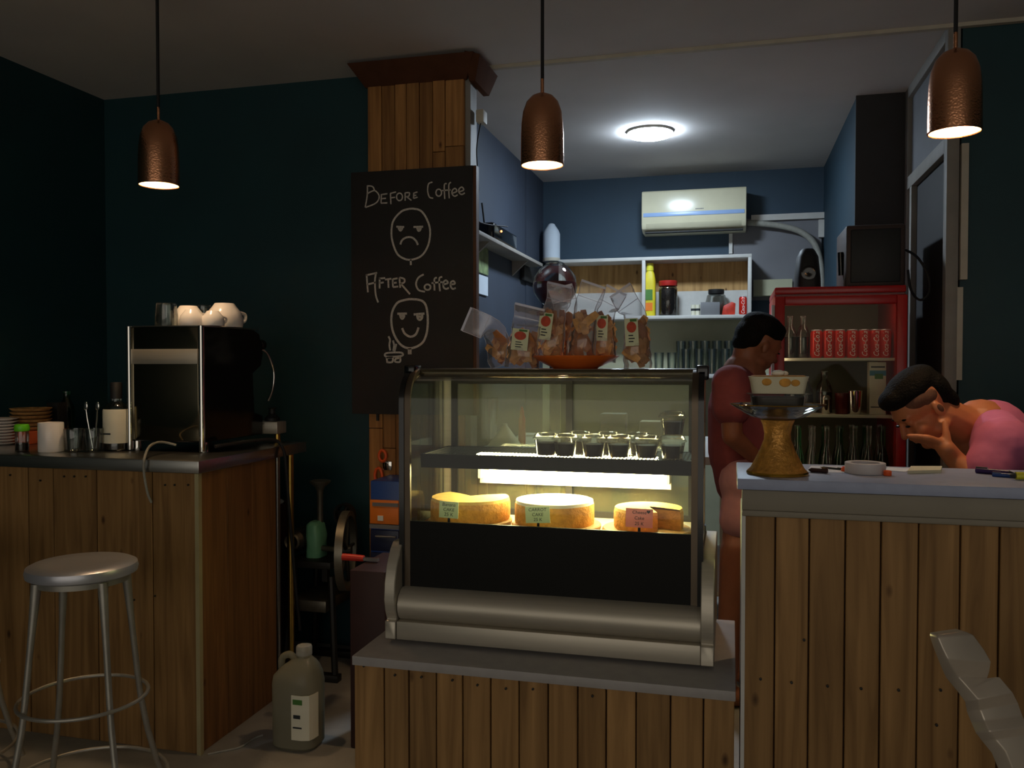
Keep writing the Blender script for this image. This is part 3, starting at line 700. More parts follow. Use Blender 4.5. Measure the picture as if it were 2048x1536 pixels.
def bag(px, Y, z, w, hgt, fl, lean, kink, label, yaw=0., lab=True, nchips=30, seed=1, labx=0.):
    # w: width, hgt: filled height, fl: length of the empty flap, lean: tilt of the whole bag, kink: tilt of the flap (degrees, + leans to the right)
    r = random.Random(seed); x = ax(px, Y, 720)
    t = thing('chip_bag', (x, Y, z), label, 'bag of chips', 'clear bags of banana chips on the case')
    R = Matrix.Translation((x, Y, z)) @ Matrix.Rotation(math.radians(yaw), 4, 'Z') @ Matrix.Rotation(math.radians(lean), 4, 'Y')
    nu, nv, nf = 10, 12, 5; rows = []
    for j in range(nv + 1):
        v = j/nv; th = .030*min(1, .55 + v*1.2)*(1 - .96*v**2.2) + .001; wd = w*(1 - .16*v + .05*math.sin(v*6))
        rows.append((Vector((r.uniform(-.002,.002), 0, v*hgt)), wd, th, 0.))
    base = Vector((0, 0, hgt)); K = math.radians(kink)
    for j in range(1, nf + 1):
        s_ = fl*j/nf; kk = K*min(1, j/2)
        rows.append((base + Vector((math.sin(K)*s_, .012*math.sin(j*.8), math.cos(K)*s_)), w*(.86 + .03*j/nf), .0009, kk))
    mb = MB(); vs = []; fs = []; C = nu*2
    for c, wd, th, kk in rows:
        for i in range(C):
            a = 2*math.pi*i/C; p = Vector((math.cos(a)*wd/2, math.sin(a)*th, 0))
            p = Matrix.Rotation(kk, 3, 'Y') @ p; vs.append(R @ (c + p + Vector((0, r.uniform(-.0012,.0012), 0))))
    for j in range(len(rows)-1):
        for i in range(C): fs.append((j*C+i, j*C+(i+1)%C, (j+1)*C+(i+1)%C, (j+1)*C+i))
    fs.append(tuple(reversed(range(C)))); mb.add(vs, fs).build('film', 'bag_film', t)
    # welded seams: top edge and side edges
    mb = MB(); c, wd, th, kk = rows[-1]; d = Matrix.Rotation(kk, 3, 'Y') @ Vector((wd/2, 0, 0)); up = Matrix.Rotation(kk, 3, 'Y') @ Vector((0,0,.006))
    def bar(a, b, u):
        n_ = Vector((0,.0012,0)); mb.hexa([R@(a-n_), R@(b-n_), R@(b+n_), R@(a+n_), R@(a-n_+u), R@(b-n_+u), R@(b+n_+u), R@(a+n_+u)])
    bar(c-d, c+d, up); c2_, wd2, _, kk2 = rows[nv+2]; d2 = Matrix.Rotation(kk2, 3, 'Y') @ Vector((wd2/2,0,0)); bar(c2_-d2, c2_+d2, up*.3)
    for s_ in (-1, 1):
        pts = [R @ (q[0] + Matrix.Rotation(q[3], 3, 'Y') @ Vector((s_*q[1]/2, 0, 0))) for q in rows]; mb.tube(pts, .0009, 5)
    mb.build('seam', 'bag_seal', t)
    for i in range(nchips):
        v = (i + r.random())/nchips; zz = .024 + v*(hgt - .05)
        th = .022*(1 - .75*(zz/hgt)**2); lim = w/2*(1 - .3*zz/hgt) - .012
        o = bpy.data.objects.new('banana_chip', r.choice(chipm)); COL.objects.link(o); o.parent = t
        M4 = (Matrix.Translation(-Vector((x,Y,z))) @ R @ Matrix.Translation((r.uniform(-lim, lim), r.uniform(-th, th)*.7, max(zz, .026))) @
              Matrix.Rotation(r.uniform(-.9,.9), 4, 'Y') @ Matrix.Rotation(r.uniform(-.35,.35), 4, 'X') @ Matrix.Rotation(r.choice((0, math.pi)) + r.uniform(-.5,.5), 4, 'Z'))
        o.matrix_basis = M4
    if lab:
        lw, lh = w*.48, hgt*.50; z0 = hgt*.42; th = .024
        L = MB().box(-lw/2+labx, lw/2+labx, -th-.001, -th, z0, z0+lh).xf(R).build('label_card', 'label_cream', t)
        mb = MB(); mb.prism([(labx + lw*.36*math.cos(a), z0+lh*.68+lh*.2*math.sin(a)) for a in [i*6.2832/16 for i in range(16)]], -th-.0018, -th-.001, 'Y'); mb.xf(R).build('fruit_print', 'label_red', L)
        MB().box(labx-lw*.1, labx+lw*.4, -th-.0018, -th-.001, z0+lh*.88, z0+lh*.97).xf(R).build('leaf_print', 'label_green', L)
        for q in range(3): MB().box(labx-lw*.25, labx+lw*(.1+.1*(q % 2)), -th-.0016, -th-.001, z0+lh*(.36-.11*q), z0+lh*(.40-.11*q)).xf(R).build('print_line', 'ink', L)
    return t
PZ = TZ + .016
bag(1008, 2.235, TZ + .009, .078, .095, .082, -16, -50, 'clear chip bag at far left with its flap bent over', seed=2, nchips=20, lab=False)
bag(1043, 2.17, TZ, .092, .112, .048, 6, 8, 'clear chip bag left of the plate with red fruit label', seed=3, labx=-.006)
bag(1096, 2.195, PZ, .078, .140, .062, 8, 6, 'clear chip bag on the plate, left, with slanted label', yaw=-8, seed=4, labx=-.012)
bag(1138, 2.255, PZ, .075, .145, .055, -4, -8, 'clear chip bag standing at the back of the plate', seed=5, lab=False)
bag(1160, 2.16, PZ, .074, .140, .060, 6, 14, 'clear chip bag at the middle of the plate without visible label', seed=6, lab=False)
bag(1206, 2.215, PZ, .066, .132, .060, 2, 26, 'clear chip bag on the plate, right, with cream label', yaw=10, seed=7, labx=-.008)
bag(1276, 2.2, TZ, .072, .140, .070, -3, -32, 'clear chip bag standing alone right of the plate', yaw=20, seed=8, labx=-.018)
# ================================================================ ESPRESSO MACHINE
WZ = .9825
MX0, MX1, MY0, MY1 = -2.145, -1.825, 2.66, 3.02
MT = az(650, 405, MY0)
em = thing('espresso_machine', (-1.985, 2.84, WZ), 'black and mirror steel espresso machine seen from behind', 'espresso machine')
prof = [(MY0+.012,WZ+.035),(MY1+.04,WZ+.035),(MY1+.04,WZ+.11),(MY1-.02,WZ+.125),(MY1-.03,WZ+.28),(MY1+.03,WZ+.31),(MY1+.045,WZ+.36),(MY1+.02,MT-.02),(MY1-.02,MT-.004),(MY0+.012,MT-.004)]
MB().prism(prof, MX0 + .006, MX1 - .003).build('body', 'black_gloss', em, .003, seg=1)
MB().box(MX0 + .018, MX1 - .024, MY0 + .004, MY0 + .014, WZ + .04, MT - .006).build('back_panel', 'mirror_steel', em, .002)
MB().box(MX0 + .018, MX1 - .024, MY0 + .001, MY0 + .005, az(728, 330, MY0), az(698, 330, MY0)).build('vent_band', 'brushed_steel', em, .001)
for x in (MX0 + .009, MX1 - .010): MB().tube([(x, MY0 + .004, WZ + .004), (x, MY0 + .004, MT - .002)], .0105, 14).build('corner_post', 'chrome', em)
MB().box(MX0, MX1, MY0, MY1 + .01, MT - .005, MT).build('cup_tray', 'steel', em, .002)
for x in (MX0 + .02, MX1 - .02):
    for y in (MY0 + .03,): MB().lathe([(.017,0),(.014,.012),(.013,.04)], (x, y, WZ), 16).build('foot', 'chrome', em)
for x in (MX0 + .03, MX1 + .03): MB().lathe([(.015,0),(.012,.012),(.011,.036)], (x, 3.115, WZ), 16).build('foot', 'brass', em)
MB().box(MX0 + .01, MX1 + .055, MY1 + .05, 3.145, WZ + .035, WZ + .085).box(MX0 + .01, MX1 - .004, MY1 - .02, MY1 + .05, WZ + .035, WZ + .075).build('drip_tray', 'brushed_steel', em, .004)
wv = [(MX1 - .015, MY1 + .045, MT - .075), (MX1, MY1 + .075, MT - .10), (MX1 + .012, MY1 + .10, MT - .17), (MX1 + .01, MY1 + .095, MT - .24), (MX1, MY1 + .075, MT - .29)]
MB().tube(smooth_line(wv, 6), .005, 10).build('steam_wand', 'chrome', em)
MB().lathe([(.018,0),(.022,.008),(.022,.026),(.016,.032)], (0,0,0), 18, M=Matrix.Rotation(-math.pi/2, 3, 'X')).xf(Matrix.Translation((MX1 - .018, MY1 + .035, MT - .062))).build('steam_knob', 'black_gloss', em)
MB().lathe([(.036,0),(.036,.03),(.03,.036),(.03,.065)], (MX1 - .12, MY1 - .005, WZ + .245), 24).build('group_head', 'chrome', em)
pf = MB().lathe([(.034,0),(.037,.025)], (MX1 - .12, MY1 - .0, WZ + .215), 24).build('portafilter', 'chrome', em)
MB().tube([(MX1 - .12, MY1 + .03, WZ + .228), (MX1 - .12, MY1 + .14, WZ + .215)], [.009, .013], 12).build('handle', 'black_matte', pf)
MB().lathe([(.03,0),(.03,.012),(.012,.03),(.012,.05),(.02,.055)], (MX1 + .01, MY1 + .09, WZ + .0854), 20).build('tamper', 'black_matte', label='black tamper standing on the drip tray of the espresso machine', cat='tamper')
# cables of the machine
MB().tube(smooth_line([at(352,890,Y=2.64), at(322,884,Y=2.60) + Vector((0,0,.0)), at(300,892,Y=2.50), at(289,916,Y=2.418), at(288,945,Y=2.415), at(295,985,Y=2.425), at(303,1005,Y=2.438)], 8), .0042, 8).build('power_cord', 'pipe_grey', label='grey power cord hanging over the steel worktop edge', cat='cord')
MB().tube(smooth_line([at(430,893,X=-1.80), at(500,882,X=-1.74), at(548,880,X=-1.70), at(567,900,X=-1.675), at(573,950,X=-1.67), at(580,1040,X=-1.665), at(592,1180,X=-1.66), at(600,1260,X=-1.66)], 8), .0065, 8).build('power_cord', 'cord_black', label='black cord running over the worktop end down to the floor', cat='cord')
# ---- cups on the machine
def inv_cup(px, Y, s, label, topx=.5):
    x = ax(px, Y, 640); z = MT + .0004
    t = thing('coffee_cup', (x,Y,z), label, 'cup', 'white cups upside down on the espresso machine')
    MB().lathe([(.040*s,0),(.0415*s,.005*s),(.0415*s,.02*s),(.037*s,.035*s),(.028*s,.046*s),(.0215*s,.055*s),(.018*s,.055*s),(.0,.0535*s)], (x,Y,z), 32, cap=False).build('bowl', 'porcelain', t)
    hp = [(x+.012*s, Y+.034*s, z+.014*s),(x+.02*s, Y+.05*s, z+.016*s),(x+.02*s, Y+.052*s, z+.032*s),(x+.011*s, Y+.028*s, z+.037*s)]
    MB().tube(smooth_line(hp, 6), .0042*s, 8).build('handle', 'porcelain', t)
    return t
inv_cup(377, 2.81, 1.45, 'tall white cup upside down on the machine, behind the round ones')
inv_cup(384, 2.705, 1.05, 'low white cup upside down at the front of the machine top')
inv_cup(426, 2.735, .98, 'small white cup upside down between two larger cups')
inv_cup(449, 2.86, 1.65, 'large white cup upside down at the right end of the machine')
def tumbler(x, Y, z, r, h, label, group=None, inverted=False, m='tumbler_glass', n=24):
    p = [(0,.003),(r*.8,.0025),(r*.84,.004),(r,h-.001),(r*.985,h),(r*.94,h-.001),(r*.78,.009),(0,.008)]
    if inverted: p = [(q, h - zz) for q, zz in p]
    return MB().lathe(p, (x,Y,z), n, cap=False).build('drinking_glass', m, label=label, cat='glass', group=group)
tumbler(ax(333, 2.72, 630), 2.72, MT + .0004, .042, .088, 'clear glass upside down at the left of the machine top', inverted=True)
tumbler(ax(408, 2.93, 630), 2.93, MT + .0004, .036, .094, 'clear glass upside down behind the white cups', inverted=True)
# ---- things on the steel worktop
def lbox(x): return ax(x, 2.62, 880)
mg = thing('mug', (ax(102, 2.56, 880), 2.56, WZ), 'plain white straight mug standing on the worktop', 'mug')
gx, gy = mg.location.x, mg.location.y
MB().lathe([(0,.004),(.041,0),(.043,.003),(.043,.104),(.0415,.106),(.04,.104),(.04,.008),(0,.007)], (gx,gy,WZ), 36, cap=False).build('body', 'porcelain', mg)
MB().tube(smooth_line([(gx-.03,gy+.03,WZ+.085),(gx-.045,gy+.052,WZ+.08),(gx-.045,gy+.054,WZ+.035),(gx-.03,gy+.03,WZ+.025)], 6), .006, 8).build('handle', 'porcelain', mg)
sx, sy = ax(44, 2.54, 880), 2.54
sk = thing('shaker_jar', (sx, sy, WZ), 'small clear jar with bright green lid', 'jar')
MB().lathe([(0,.002),(.021,0),(.023,.003),(.022,.03),(.0235,.06),(.021,.076)], (sx,sy,WZ), 24, cap=False).build('jar', 'tumbler_glass', sk)
MB().lathe([(0,.004),(.019,.004),(.02,.03),(0,.03)], (sx,sy,WZ), 20, cap=False).build('contents', 'dark_pudding', sk)
MB().lathe([(.024,.074),(.0255,.076),(.0255,.092),(.022,.099),(0,.1)], (sx,sy,WZ), 28, cap=False).build('lid', 'lime', sk)
tumbler(ax(148, 2.58, 880), 2.58, WZ + .0004, .034, .083, 'clear glass just right of the white mug')
tumbler(ax(187, 2.60, 880), 2.60, WZ + .0004, .033, .084, 'clear glass holding spoons beside the label bottle')
for k, (dx, c) in enumerate(((-.012, 'left'), (.006, 'right'))):
    bxp = ax(187, 2.60, 880)
    MB().tube([(bxp+dx*.3, 2.6, WZ+.012), (bxp+dx*1.8, 2.595+.01*k, WZ+.12), (bxp+dx*2.2, 2.595+.01*k, WZ+.155)], [.0022,.0025,.002], 8).ell((bxp+dx*2.3, 2.595+.01*k, WZ+.165), (.009,.003,.016)).build('spoon', 'chrome', label='steel spoon leaning %s in the glass beside the bottle' % c, cat='spoon')
bx, by = ax(238, 2.66, 860), 2.665
bx = min(bx, MX0 - .05)
bo = thing('spirit_bottle', (bx, by, WZ), 'square shouldered clear bottle with white label and black cap', 'bottle')
MB().lathe([(0,.003),(.04,0),(.045,.006),(.046,.13),(.043,.155),(.03,.172),(.019,.18),(.0175,.215),(.0,.216)], (bx,by,WZ), 32, cap=False).build('glass_body', 'tumbler_glass', bo)
MB().lathe([(.0466,.028),(.0470,.03),(.0470,.146),(.0450,.152)], (bx,by,WZ), 32, cap=False).build('paper_label', 'carton_white', bo)
MB().lathe([(0,.006),(.042,.006),(.043,.06),(0,.06)], (bx,by,WZ), 24, cap=False).build('liquid', 'dark_pudding', bo)
MB().lathe([(.020,.19),(.0205,.245),(.018,.25),(0,.25)], (bx,by,WZ), 24, cap=False).build('cap', 'black_matte', bo)
MB().box(bx-.02, bx+.012, by-.0476, by-.0468, WZ+.06, WZ+.066).build('label_print', 'ink', bo)
# wooden plates stacked, saucers, tray
wx, wy = ax(58, 2.85, 840), 2.86
MB().box(wx-.12, wx+.085, wy-.10, wy+.10, WZ, WZ+.05).build('terracotta_box', 'terracotta', bevel=.004, label='orange terracotta box under the wooden plates', cat='box')
zz = WZ + .0502
for k in range(6):
    MB().lathe([(.05,0),(.066,.003),(.077,.013),(.078,.0145),(.074,.0145),(.06,.006),(0,.006)], (wx, wy, zz), 36).build('wooden_plate', 'board_wood', label='round wooden plate, number %s from the bottom of the stack' % ('one','two','three','four','five','six')[k], cat='plate', group='stacked wooden plates')
    zz += .0148
ux, uy = ax(-2, 2.72, 840), 2.74
ux = max(ux, -2.9)
zz = WZ
for k in range(9):
    MB().lathe([(.03,0),(.035,.003),(.055,.010),(.056,.0115),(.053,.0115),(.035,.005),(0,.005)], (ux, uy, zz), 32).build('saucer', 'porcelain', label='white saucer in the stack at the left edge, level %s from below' % ('one','two','three','four','five','six','seven','eight','nine')[k], cat='saucer', group='stacked white saucers')
    zz += .0117
gb = (ax(134, 3.07, 840), 3.07)
MB().lathe([(0,.002),(.03,0),(.033,.004),(.033,.12),(.024,.15),(.013,.165),(.013,.19),(.015,.192),(.015,.2),(0,.2)], (*gb, WZ), 24, cap=False).build('green_bottle', 'green_glass', label='small green glass bottle behind the white mug', cat='bottle')
MB().box(ax(95,2.98,850), ax(117,2.98,850), 2.975, 3.03, WZ, WZ + .155).build('black_box', 'black_matte', bevel=.003, label='small black box behind the wooden plates', cat='box')
# ================================================================ STOOLS
def stool(cx, cy, sh, label):
    t = thing('bar_stool', (cx,cy,0), label, 'stool', 'round metal bar stools')
    R = .147
    MB().lathe([(0,sh-.004),(R*.6,sh-.003),(R*.9,sh),(R*.98,sh-.006),(R,sh-.018),(R*.985,sh-.03),(R*.9,sh-.036),(0,sh-.034)], (cx,cy,0), 48, cap=False).build('seat', 'aluminium', t)
    MB().lathe([(R*.86,sh-.035),(R*.86,sh-.052),(R*.83,sh-.052),(R*.83,sh-.035)], (cx,cy,0), 40, cap=False).build('apron', 'silver_paint', t)
    def rr(z):
        k = 1 - z/sh; return R*.80 + .075*k + .05*max(0, (k-.5)*2)**2
    for a in (-25, 63, 155, 243):
        A = math.radians(a)
        pts = [(cx + rr(z)*math.cos(A), cy + rr(z)*math.sin(A), z) for z in [0, .1, .2, .3, .38, .5, sh*.75, sh - .04]]
        MB().tube(pts, [.0088]*6 + [.0095, .014], 10).build('leg', 'silver_paint', t)
    for z, nm in ((.35, 'foot_ring'), (.105, 'foot_ring')):
        q = rr(z) + .012
        MB().tube([(cx + q*math.cos(i*6.2832/40), cy + q*math.sin(i*6.2832/40), z) for i in range(40)], .0055, 8, closed=True).build(nm, 'silver_paint', t)
    return t
sp = at(165, 1131, d=2.42)
stool(sp.x, sp.y, sp.z + .01, 'silver metal bar stool standing before the left counter')
stool(sp.x - .60, sp.y + .06, sp.z + .01, 'silver metal bar stool cut off by the left frame edge')
# ================================================================ JUG ON THE FLOOR
jp = at(592, 1492, Z=0)
jg = thing('plastic_jug', (jp.x, jp.y + .02, 0), 'milky plastic jug with handle and label on the floor', 'jug')
jx, jy = jp.x, jp.y + .02
def sect(cx, cy, a, b, z, n=28, p=3.2):
    out = []
    for i in range(n):
        t = 6.2832*i/n; c, s_ = math.cos(t), math.sin(t)
        out.append((cx + a*math.copysign(abs(c)**(2/p), c), cy + b*math.copysign(abs(s_)**(2/p), s_), z))
    return out
def loft(mb, secs):
    n = len(secs[0]); vs = [v for s_ in secs for v in s_]; fs = []
    for j in range(len(secs)-1):
        for i in range(n): fs.append((j*n+i, j*n+(i+1)%n, (j+1)*n+(i+1)%n, (j+1)*n+i))
    fs.append(tuple(reversed(range(n)))); fs.append(tuple((len(secs)-1)*n+i for i in range(n)))
    return mb.add(vs, fs)
K = 1.08
secs = [sect(jx,jy,.066*K,.055*K,0), sect(jx,jy,.075*K,.064*K,.012), sect(jx,jy,.076*K,.065*K,.20*K), sect(jx,jy,.072*K,.062*K,.225*K), sect(jx+.008,jy,.056*K,.05*K,.25*K), sect(jx+.018,jy,.038*K,.034*K,.268*K), sect(jx+.022,jy,.024*K,.024*K,.28*K,p=2), sect(jx+.022,jy,.023*K,.023*K,.292*K,p=2)]
loft(MB(), secs).build('body', 'milky_jug', jg)
MB().lathe([(.027,.288*K),(.027,.312*K),(.024,.316*K),(0,.317*K)], (jx+.022,jy,0), 24, cap=False).build('cap', 'pipe_grey', jg)
MB().tube(smooth_line([(jx-.002,jy,.262*K),(jx-.03,jy,.282*K),(jx-.058,jy,.272*K),(jx-.064,jy,.245*K),(jx-.055,jy,.215*K)], 6), .012, 10).build('handle', 'milky_jug', jg)
lq = [sect(jx,jy,.072*K,.061*K,.01), sect(jx,jy,.073*K,.062*K,.105*K)]
loft(MB(), lq).build('liquid', 'liquid_grey', jg)
lb = MB().prism([(jx+.012,jy-.0712),(jx+.05,jy-.0705),(jx+.072,jy-.062),(jx+.0785,jy-.045),(jx+.083,jy-.02),(jx+.0845,jy-.02),(jx+.0805,jy-.047),(jx+.0735,jy-.064),(jx+.05,jy-.0722),(jx+.012,jy-.0728)], .045, .195, 'Z').build('label_sticker', 'carton_white', jg)
MB().box(jx+.018, jx+.052, jy-.0738, jy-.0724, .165, .182).build('label_print', 'label_green', lb)
MB().box(jx+.02, jx+.045, jy-.0738, jy-.0724, .118, .13).build('label_print', 'ink', lb)
MB().box(jx+.018, jx+.05, jy-.0738, jy-.0724, .085, .09).build('label_print', 'ink', lb)
MB().tube(smooth_line([at(400,1506,Z=.004)+Vector((.03,.0,0)), at(440,1503,Z=.004), at(480,1494,Z=.004), at(505,1478,Z=.004), at(525,1470,Z=.004)], 6), .004, 6).build('floor_cable', 'pipe_grey', label='thin pale cable lying on the floor by the counter', cat='cord')
# ================================================================ OLD GRINDING MACHINE BEHIND THE COUNTER
GY = 3.30
def g(x, y, dY=0.): return at(x, y, Y=GY + dY)
gm = thing('grinding_machine', (g(650,1200).x, GY, 0), 'old cast iron grinding machine with flywheel and green body', 'grinder')
fx0, fx1 = g(598,1300).x, g(700,1300).x
for x in (fx0, fx1):
    for y in (GY - .14, GY + .14):
        MB().tube([(x, y, .0), (x*.7+.3*(fx0+fx1)/2, GY + (y-GY)*.7, .42)], .014, 8).build('leg', 'cast_iron', gm)
MB().box(fx0 - .02, fx1 + .02, GY - .16, GY - .12, 0, .03).build('foot_rail', 'cast_iron', gm, .004)
MB().box(fx0 - .02, fx1 + .02, GY + .12, GY + .16, 0, .03).build('foot_rail', 'cast_iron', gm, .004)
zt_ = g(640,1110).z; zl = g(640,1185).z
MB().box(fx0 + .01, fx1 - .03, GY - .12, GY + .12, zt_ - .03, zt_).build('machine_table', 'cast_iron', gm, .004)
MB().box(fx0 + .02, fx1 - .05, GY - .12, GY + .12, zl - .05, zl).build('lower_shelf', 'rim_iron', gm, .008)
for x in (fx0 + .03, fx1 - .06):
    for y in (GY - .1, GY + .1): MB().box(x - .012, x + .012, y - .012, y + .012, .40, zt_ - .02).build('upright', 'cast_iron', gm)
gb0 = g(638, 1095)
loft(MB(), [sect(gb0.x, GY-.02, .036, .05, zt_), sect(gb0.x, GY-.02, .033, .048, zt_+.06), sect(gb0.x, GY-.02, .036, .05, zt_+.09), sect(gb0.x-.005, GY-.02, .03, .044, g(638,1046).z), sect(gb0.x-.005, GY-.02, .016, .03, g(638,1040).z)]).build('gear_housing', 'mint_iron', gm, .003)
hp = g(640, 965)
MB().lathe([(.013, zt_+.1),(.0135, hp.z-.04),(.02, hp.z-.02),(.044, hp.z),(.046, hp.z+.008),(.038, hp.z+.008),(.02, hp.z-.008),(0, hp.z-.01)], (hp.x, GY, 0), 28, cap=False).build('hopper', 'rim_iron', gm)
mo = g(607, 1074)
RX = Matrix.Rotation(math.pi/2, 3, 'X')
MB().lathe([(.0,-.07),(.03,-.07),(.043,-.055),(.046,.0),(.046,.06),(.03,.08),(0,.08)], (mo.x, GY-.02, mo.z), 28, cap=False, M=RX).build('motor', 'cast_iron', gm)
MB().lathe([(.024,.082),(.03,.088),(.036,.082),(.03,.078)], (mo.x, GY-.02, mo.z), 24, cap=False, M=RX).build('motor_cap', 'rim_iron', gm)
def wheel(c, R, rt, ry, nm, spokes, m, parent):
    M = Matrix.Rotation(math.radians(ry), 3, 'Z') @ Matrix.Rotation(math.pi/2, 3, 'Y')
    w = MB().lathe([(R-rt,-.014),(R,-.016),(R,.016),(R-rt,.014),(R-rt,-.014)], c, 48, cap=False, M=M).build(nm, m, parent)
    MB().lathe([(.0,-.022),(.022,-.022),(.022,.022),(0,.022)], c, 16, cap=False, M=M).build('hub', 'cast_iron', w)
    for k in range(spokes):
        a = 6.2832*k/spokes + .3; e = M @ Vector(((R-rt*.5)*math.cos(a), (R-rt*.5)*math.sin(a), 0))
        MB().tube([Vector(c), Vector(c)+e], [.009,.007], 8).build('spoke', 'cast_iron', w)
wc = g(703, 1096)
wheel(Vector((wc.x, GY - .05, wc.z)), .165, .02, 14, 'flywheel', 5, 'rim_iron', gm)
wc2 = g(673, 1036)
wheel(Vector((wc2.x, GY + .08, wc2.z)), .05, .009, 78, 'pulley', 4, 'cast_iron', gm)
MB().tube([(gb0.x, GY - .03, wc.z), (wc.x + .02, GY - .05, wc.z)], .012, 10).build('axle', 'rim_iron', gm)
MB().box(wc2.x - .012, wc2.x + .012, GY + .07, GY + .09, zt_ - .01, wc2.z).build('pulley_post', 'cast_iron', gm)
# crate, tool, tool tower, tub
qx0, qx1 = ax(699, 2.62, 1200), ax(770, 2.62, 1200)
MB().box(qx0, qx1, 2.62, 2.9, 0, az(1142, 735, 2.62)).build('storage_box', 'maroon', bevel=.006, label='dark maroon box standing behind the cake case plinth', cat='box')
tz = az(1142, 735, 2.62)
tl = thing('hand_tool', (ax(712, 2.74, 1130), 2.74, tz), 'red handled tool lying on the maroon box', 'tool')
MB().tube([(tl.location.x - .05, 2.74, tz + .013), (tl.location.x + .03, 2.74, tz + .012)], [.013, .011], 12).build('handle', 'red_tool', tl)
MB().box(tl.location.x + .03, tl.location.x + .085, 2.733, 2.747, tz + .005, tz + .016).build('blade', 'steel', tl)
tx0, tx1 = ax(741, 3.22, 1000), ax(800, 3.22, 1000)
tt = thing('tool_tower', ((tx0+tx1)/2, 3.32, 0), 'blue plastic tool drawers with orange panel beside the case', 'tool chest')
zz0 = az(1110, 760, 3.22)
MB().box(tx0, tx1, 3.22, 3.42, 0, az(962, 760, 3.22)).build('cabinet', 'blue_plastic', tt, .004)
MB().box(tx0 + .002, tx1 - .002, 3.208, 3.22, az(1048, 760, 3.21), az(1000, 760, 3.21)).build('drawer_front', 'orange_panel', tt, .003)
MB().box(tx0 + .015, tx1 - .002, 3.204, 3.208, az(1013, 760, 3.2), az(1006, 760, 3.2)).build('drawer_mark', 'grey_mark', tt)
MB().box(tx0 + .038, tx0 + .062, 3.204, 3.208, az(1042, 760, 3.2), az(1032, 760, 3.2)).build('drawer_mark', 'white_plastic', tt)
MB().box(tx0 + .001, tx1, 3.206, 3.22, az(1057, 760, 3.21), az(1049, 760, 3.21)).build('drawer_rail', 'grey_mark', tt)
for a, b in ((1102, 1060), (1150, 1106)):
    d = MB().box(tx0 + .004, tx1 - .002, 3.208, 3.22, az(b, 760, 3.21) if False else az(a, 760, 3.21), az(b, 760, 3.21)).build('drawer_front', 'navy_plastic', tt, .003)
    MB().tube([(tx0 + .03, 3.2, az((a+b)/2 - 8, 760, 3.2)), (tx1 - .01, 3.2, az((a+b)/2 - 8, 760, 3.2))], .004, 8).build('drawer_handle', 'chrome', d)
# scissors hanging on the pillar
s1 = thing('scissors', (ax(762, 3.43, 960), 3.43, az(968, 762, 3.43)), 'orange handled scissors hanging on the pillar by the case', 'scissors')
def ring(px, py, rx, rz, nm):
    c = at(px, py, Y=3.425); MB().tube([(c.x + rx*math.cos(i*6.2832/20), 3.43, c.z + rz*math.sin(i*6.2832/20)) for i in range(20)], .0065, 8, closed=True).build(nm, 'orange_plastic', s1)
ring(764, 912, .016, .024, 'handle_loop'); ring(756, 952, .017, .034, 'handle_loop')
c = at(768, 932, Y=3.42); MB().box(c.x - .012, c.x + .03, 3.432, 3.44, c.z - .02, c.z + .02).build('blade', 'chrome', s1, .003)
MB().box(ax(755, 3.44, 940), ax(757, 3.44, 940), 3.425, 3.448, az(938, 755, 3.44), az(934, 755, 3.44)).build('hook', 'steel', s1)
tbx = ax(545, 3.3, 1050)
tu = thing('storage_tub', (tbx, 3.3, 0), 'dark red tub with blue cloth behind the left counter', 'tub')
loft(MB(), [sect(tbx,3.3,.06,.10,0), sect(tbx,3.3,.065,.11,az(1010, 563, 3.25))]).build('tub', 'maroon', tu)
zc = az(1010, 563, 3.25)
blob('cloth', MB().ell((tbx+.01,3.28,zc+.005),(.05,.06,.015)).ell((tbx+.03,3.24,zc+.012),(.025,.03,.022)), 'notice', tu, .008, 3)
# ================================================================ AIR CONDITIONER
AY = 5.74
a0, a1 = ax(1283, AY, 420), ax(1493, AY, 420); at_, ab = az(377, 1390, AY), az(460, 1390, AY)
ac = thing('air_conditioner', ((a0+a1)/2, 5.86, ab), 'white wall mounted air conditioner on the blue wall', 'air conditioner')
hh = at_ - ab
pr = [(AY+.02, ab+.02),(AY+.004,ab+.05),(AY,ab+hh*.45),(AY+.006,at_-.012),(AY+.016,at_),(5.968,at_),(5.968,ab),(AY+.07,ab)]
MB().prism(pr, a0, a1).build('casing', 'ac_white', ac, .006, seg=3)
MB().box(a0+.012, a1-.012, AY-.003, AY+.004, ab+hh*.36, ab+hh*.455).build('blue_stripe', 'ac_blue', ac, .001)
MB().prism([(AY+.001,ab+.055),(AY+.017,ab+.022),(AY+.022,ab+.022),(AY+.006,ab+.055)], a0+.03, a1-.03).build('louvre', 'ac_white', ac, .001, seg=1)
MB().box(a0+.02, a1-.02, AY+.03, AY+.075, ab-.004, ab+.004).build('air_slot', 'black_matte', ac)
for i in range(6):
    x = (a0+a1)/2 + .015 + i*.009; MB().box(x, x+.006, AY-.001, AY+.003, ab+hh*.50, ab+hh*.525).build('badge_mark', 'grey_mark', ac)
MB().tube(smooth_line([at(1496,446,Y=5.92), at(1520,447,Y=5.9), at(1560,452,Y=5.9), at(1600,463,Y=5.9), at(1628,486,Y=5.9), at(1640,520,Y=5.9), at(1644,560,Y=5.9), at(1644,620,Y=5.9)], 8), .02, 10).build('insulated_hose', 'pipe_grey', label='grey insulated hose curving from the air conditioner', cat='hose')
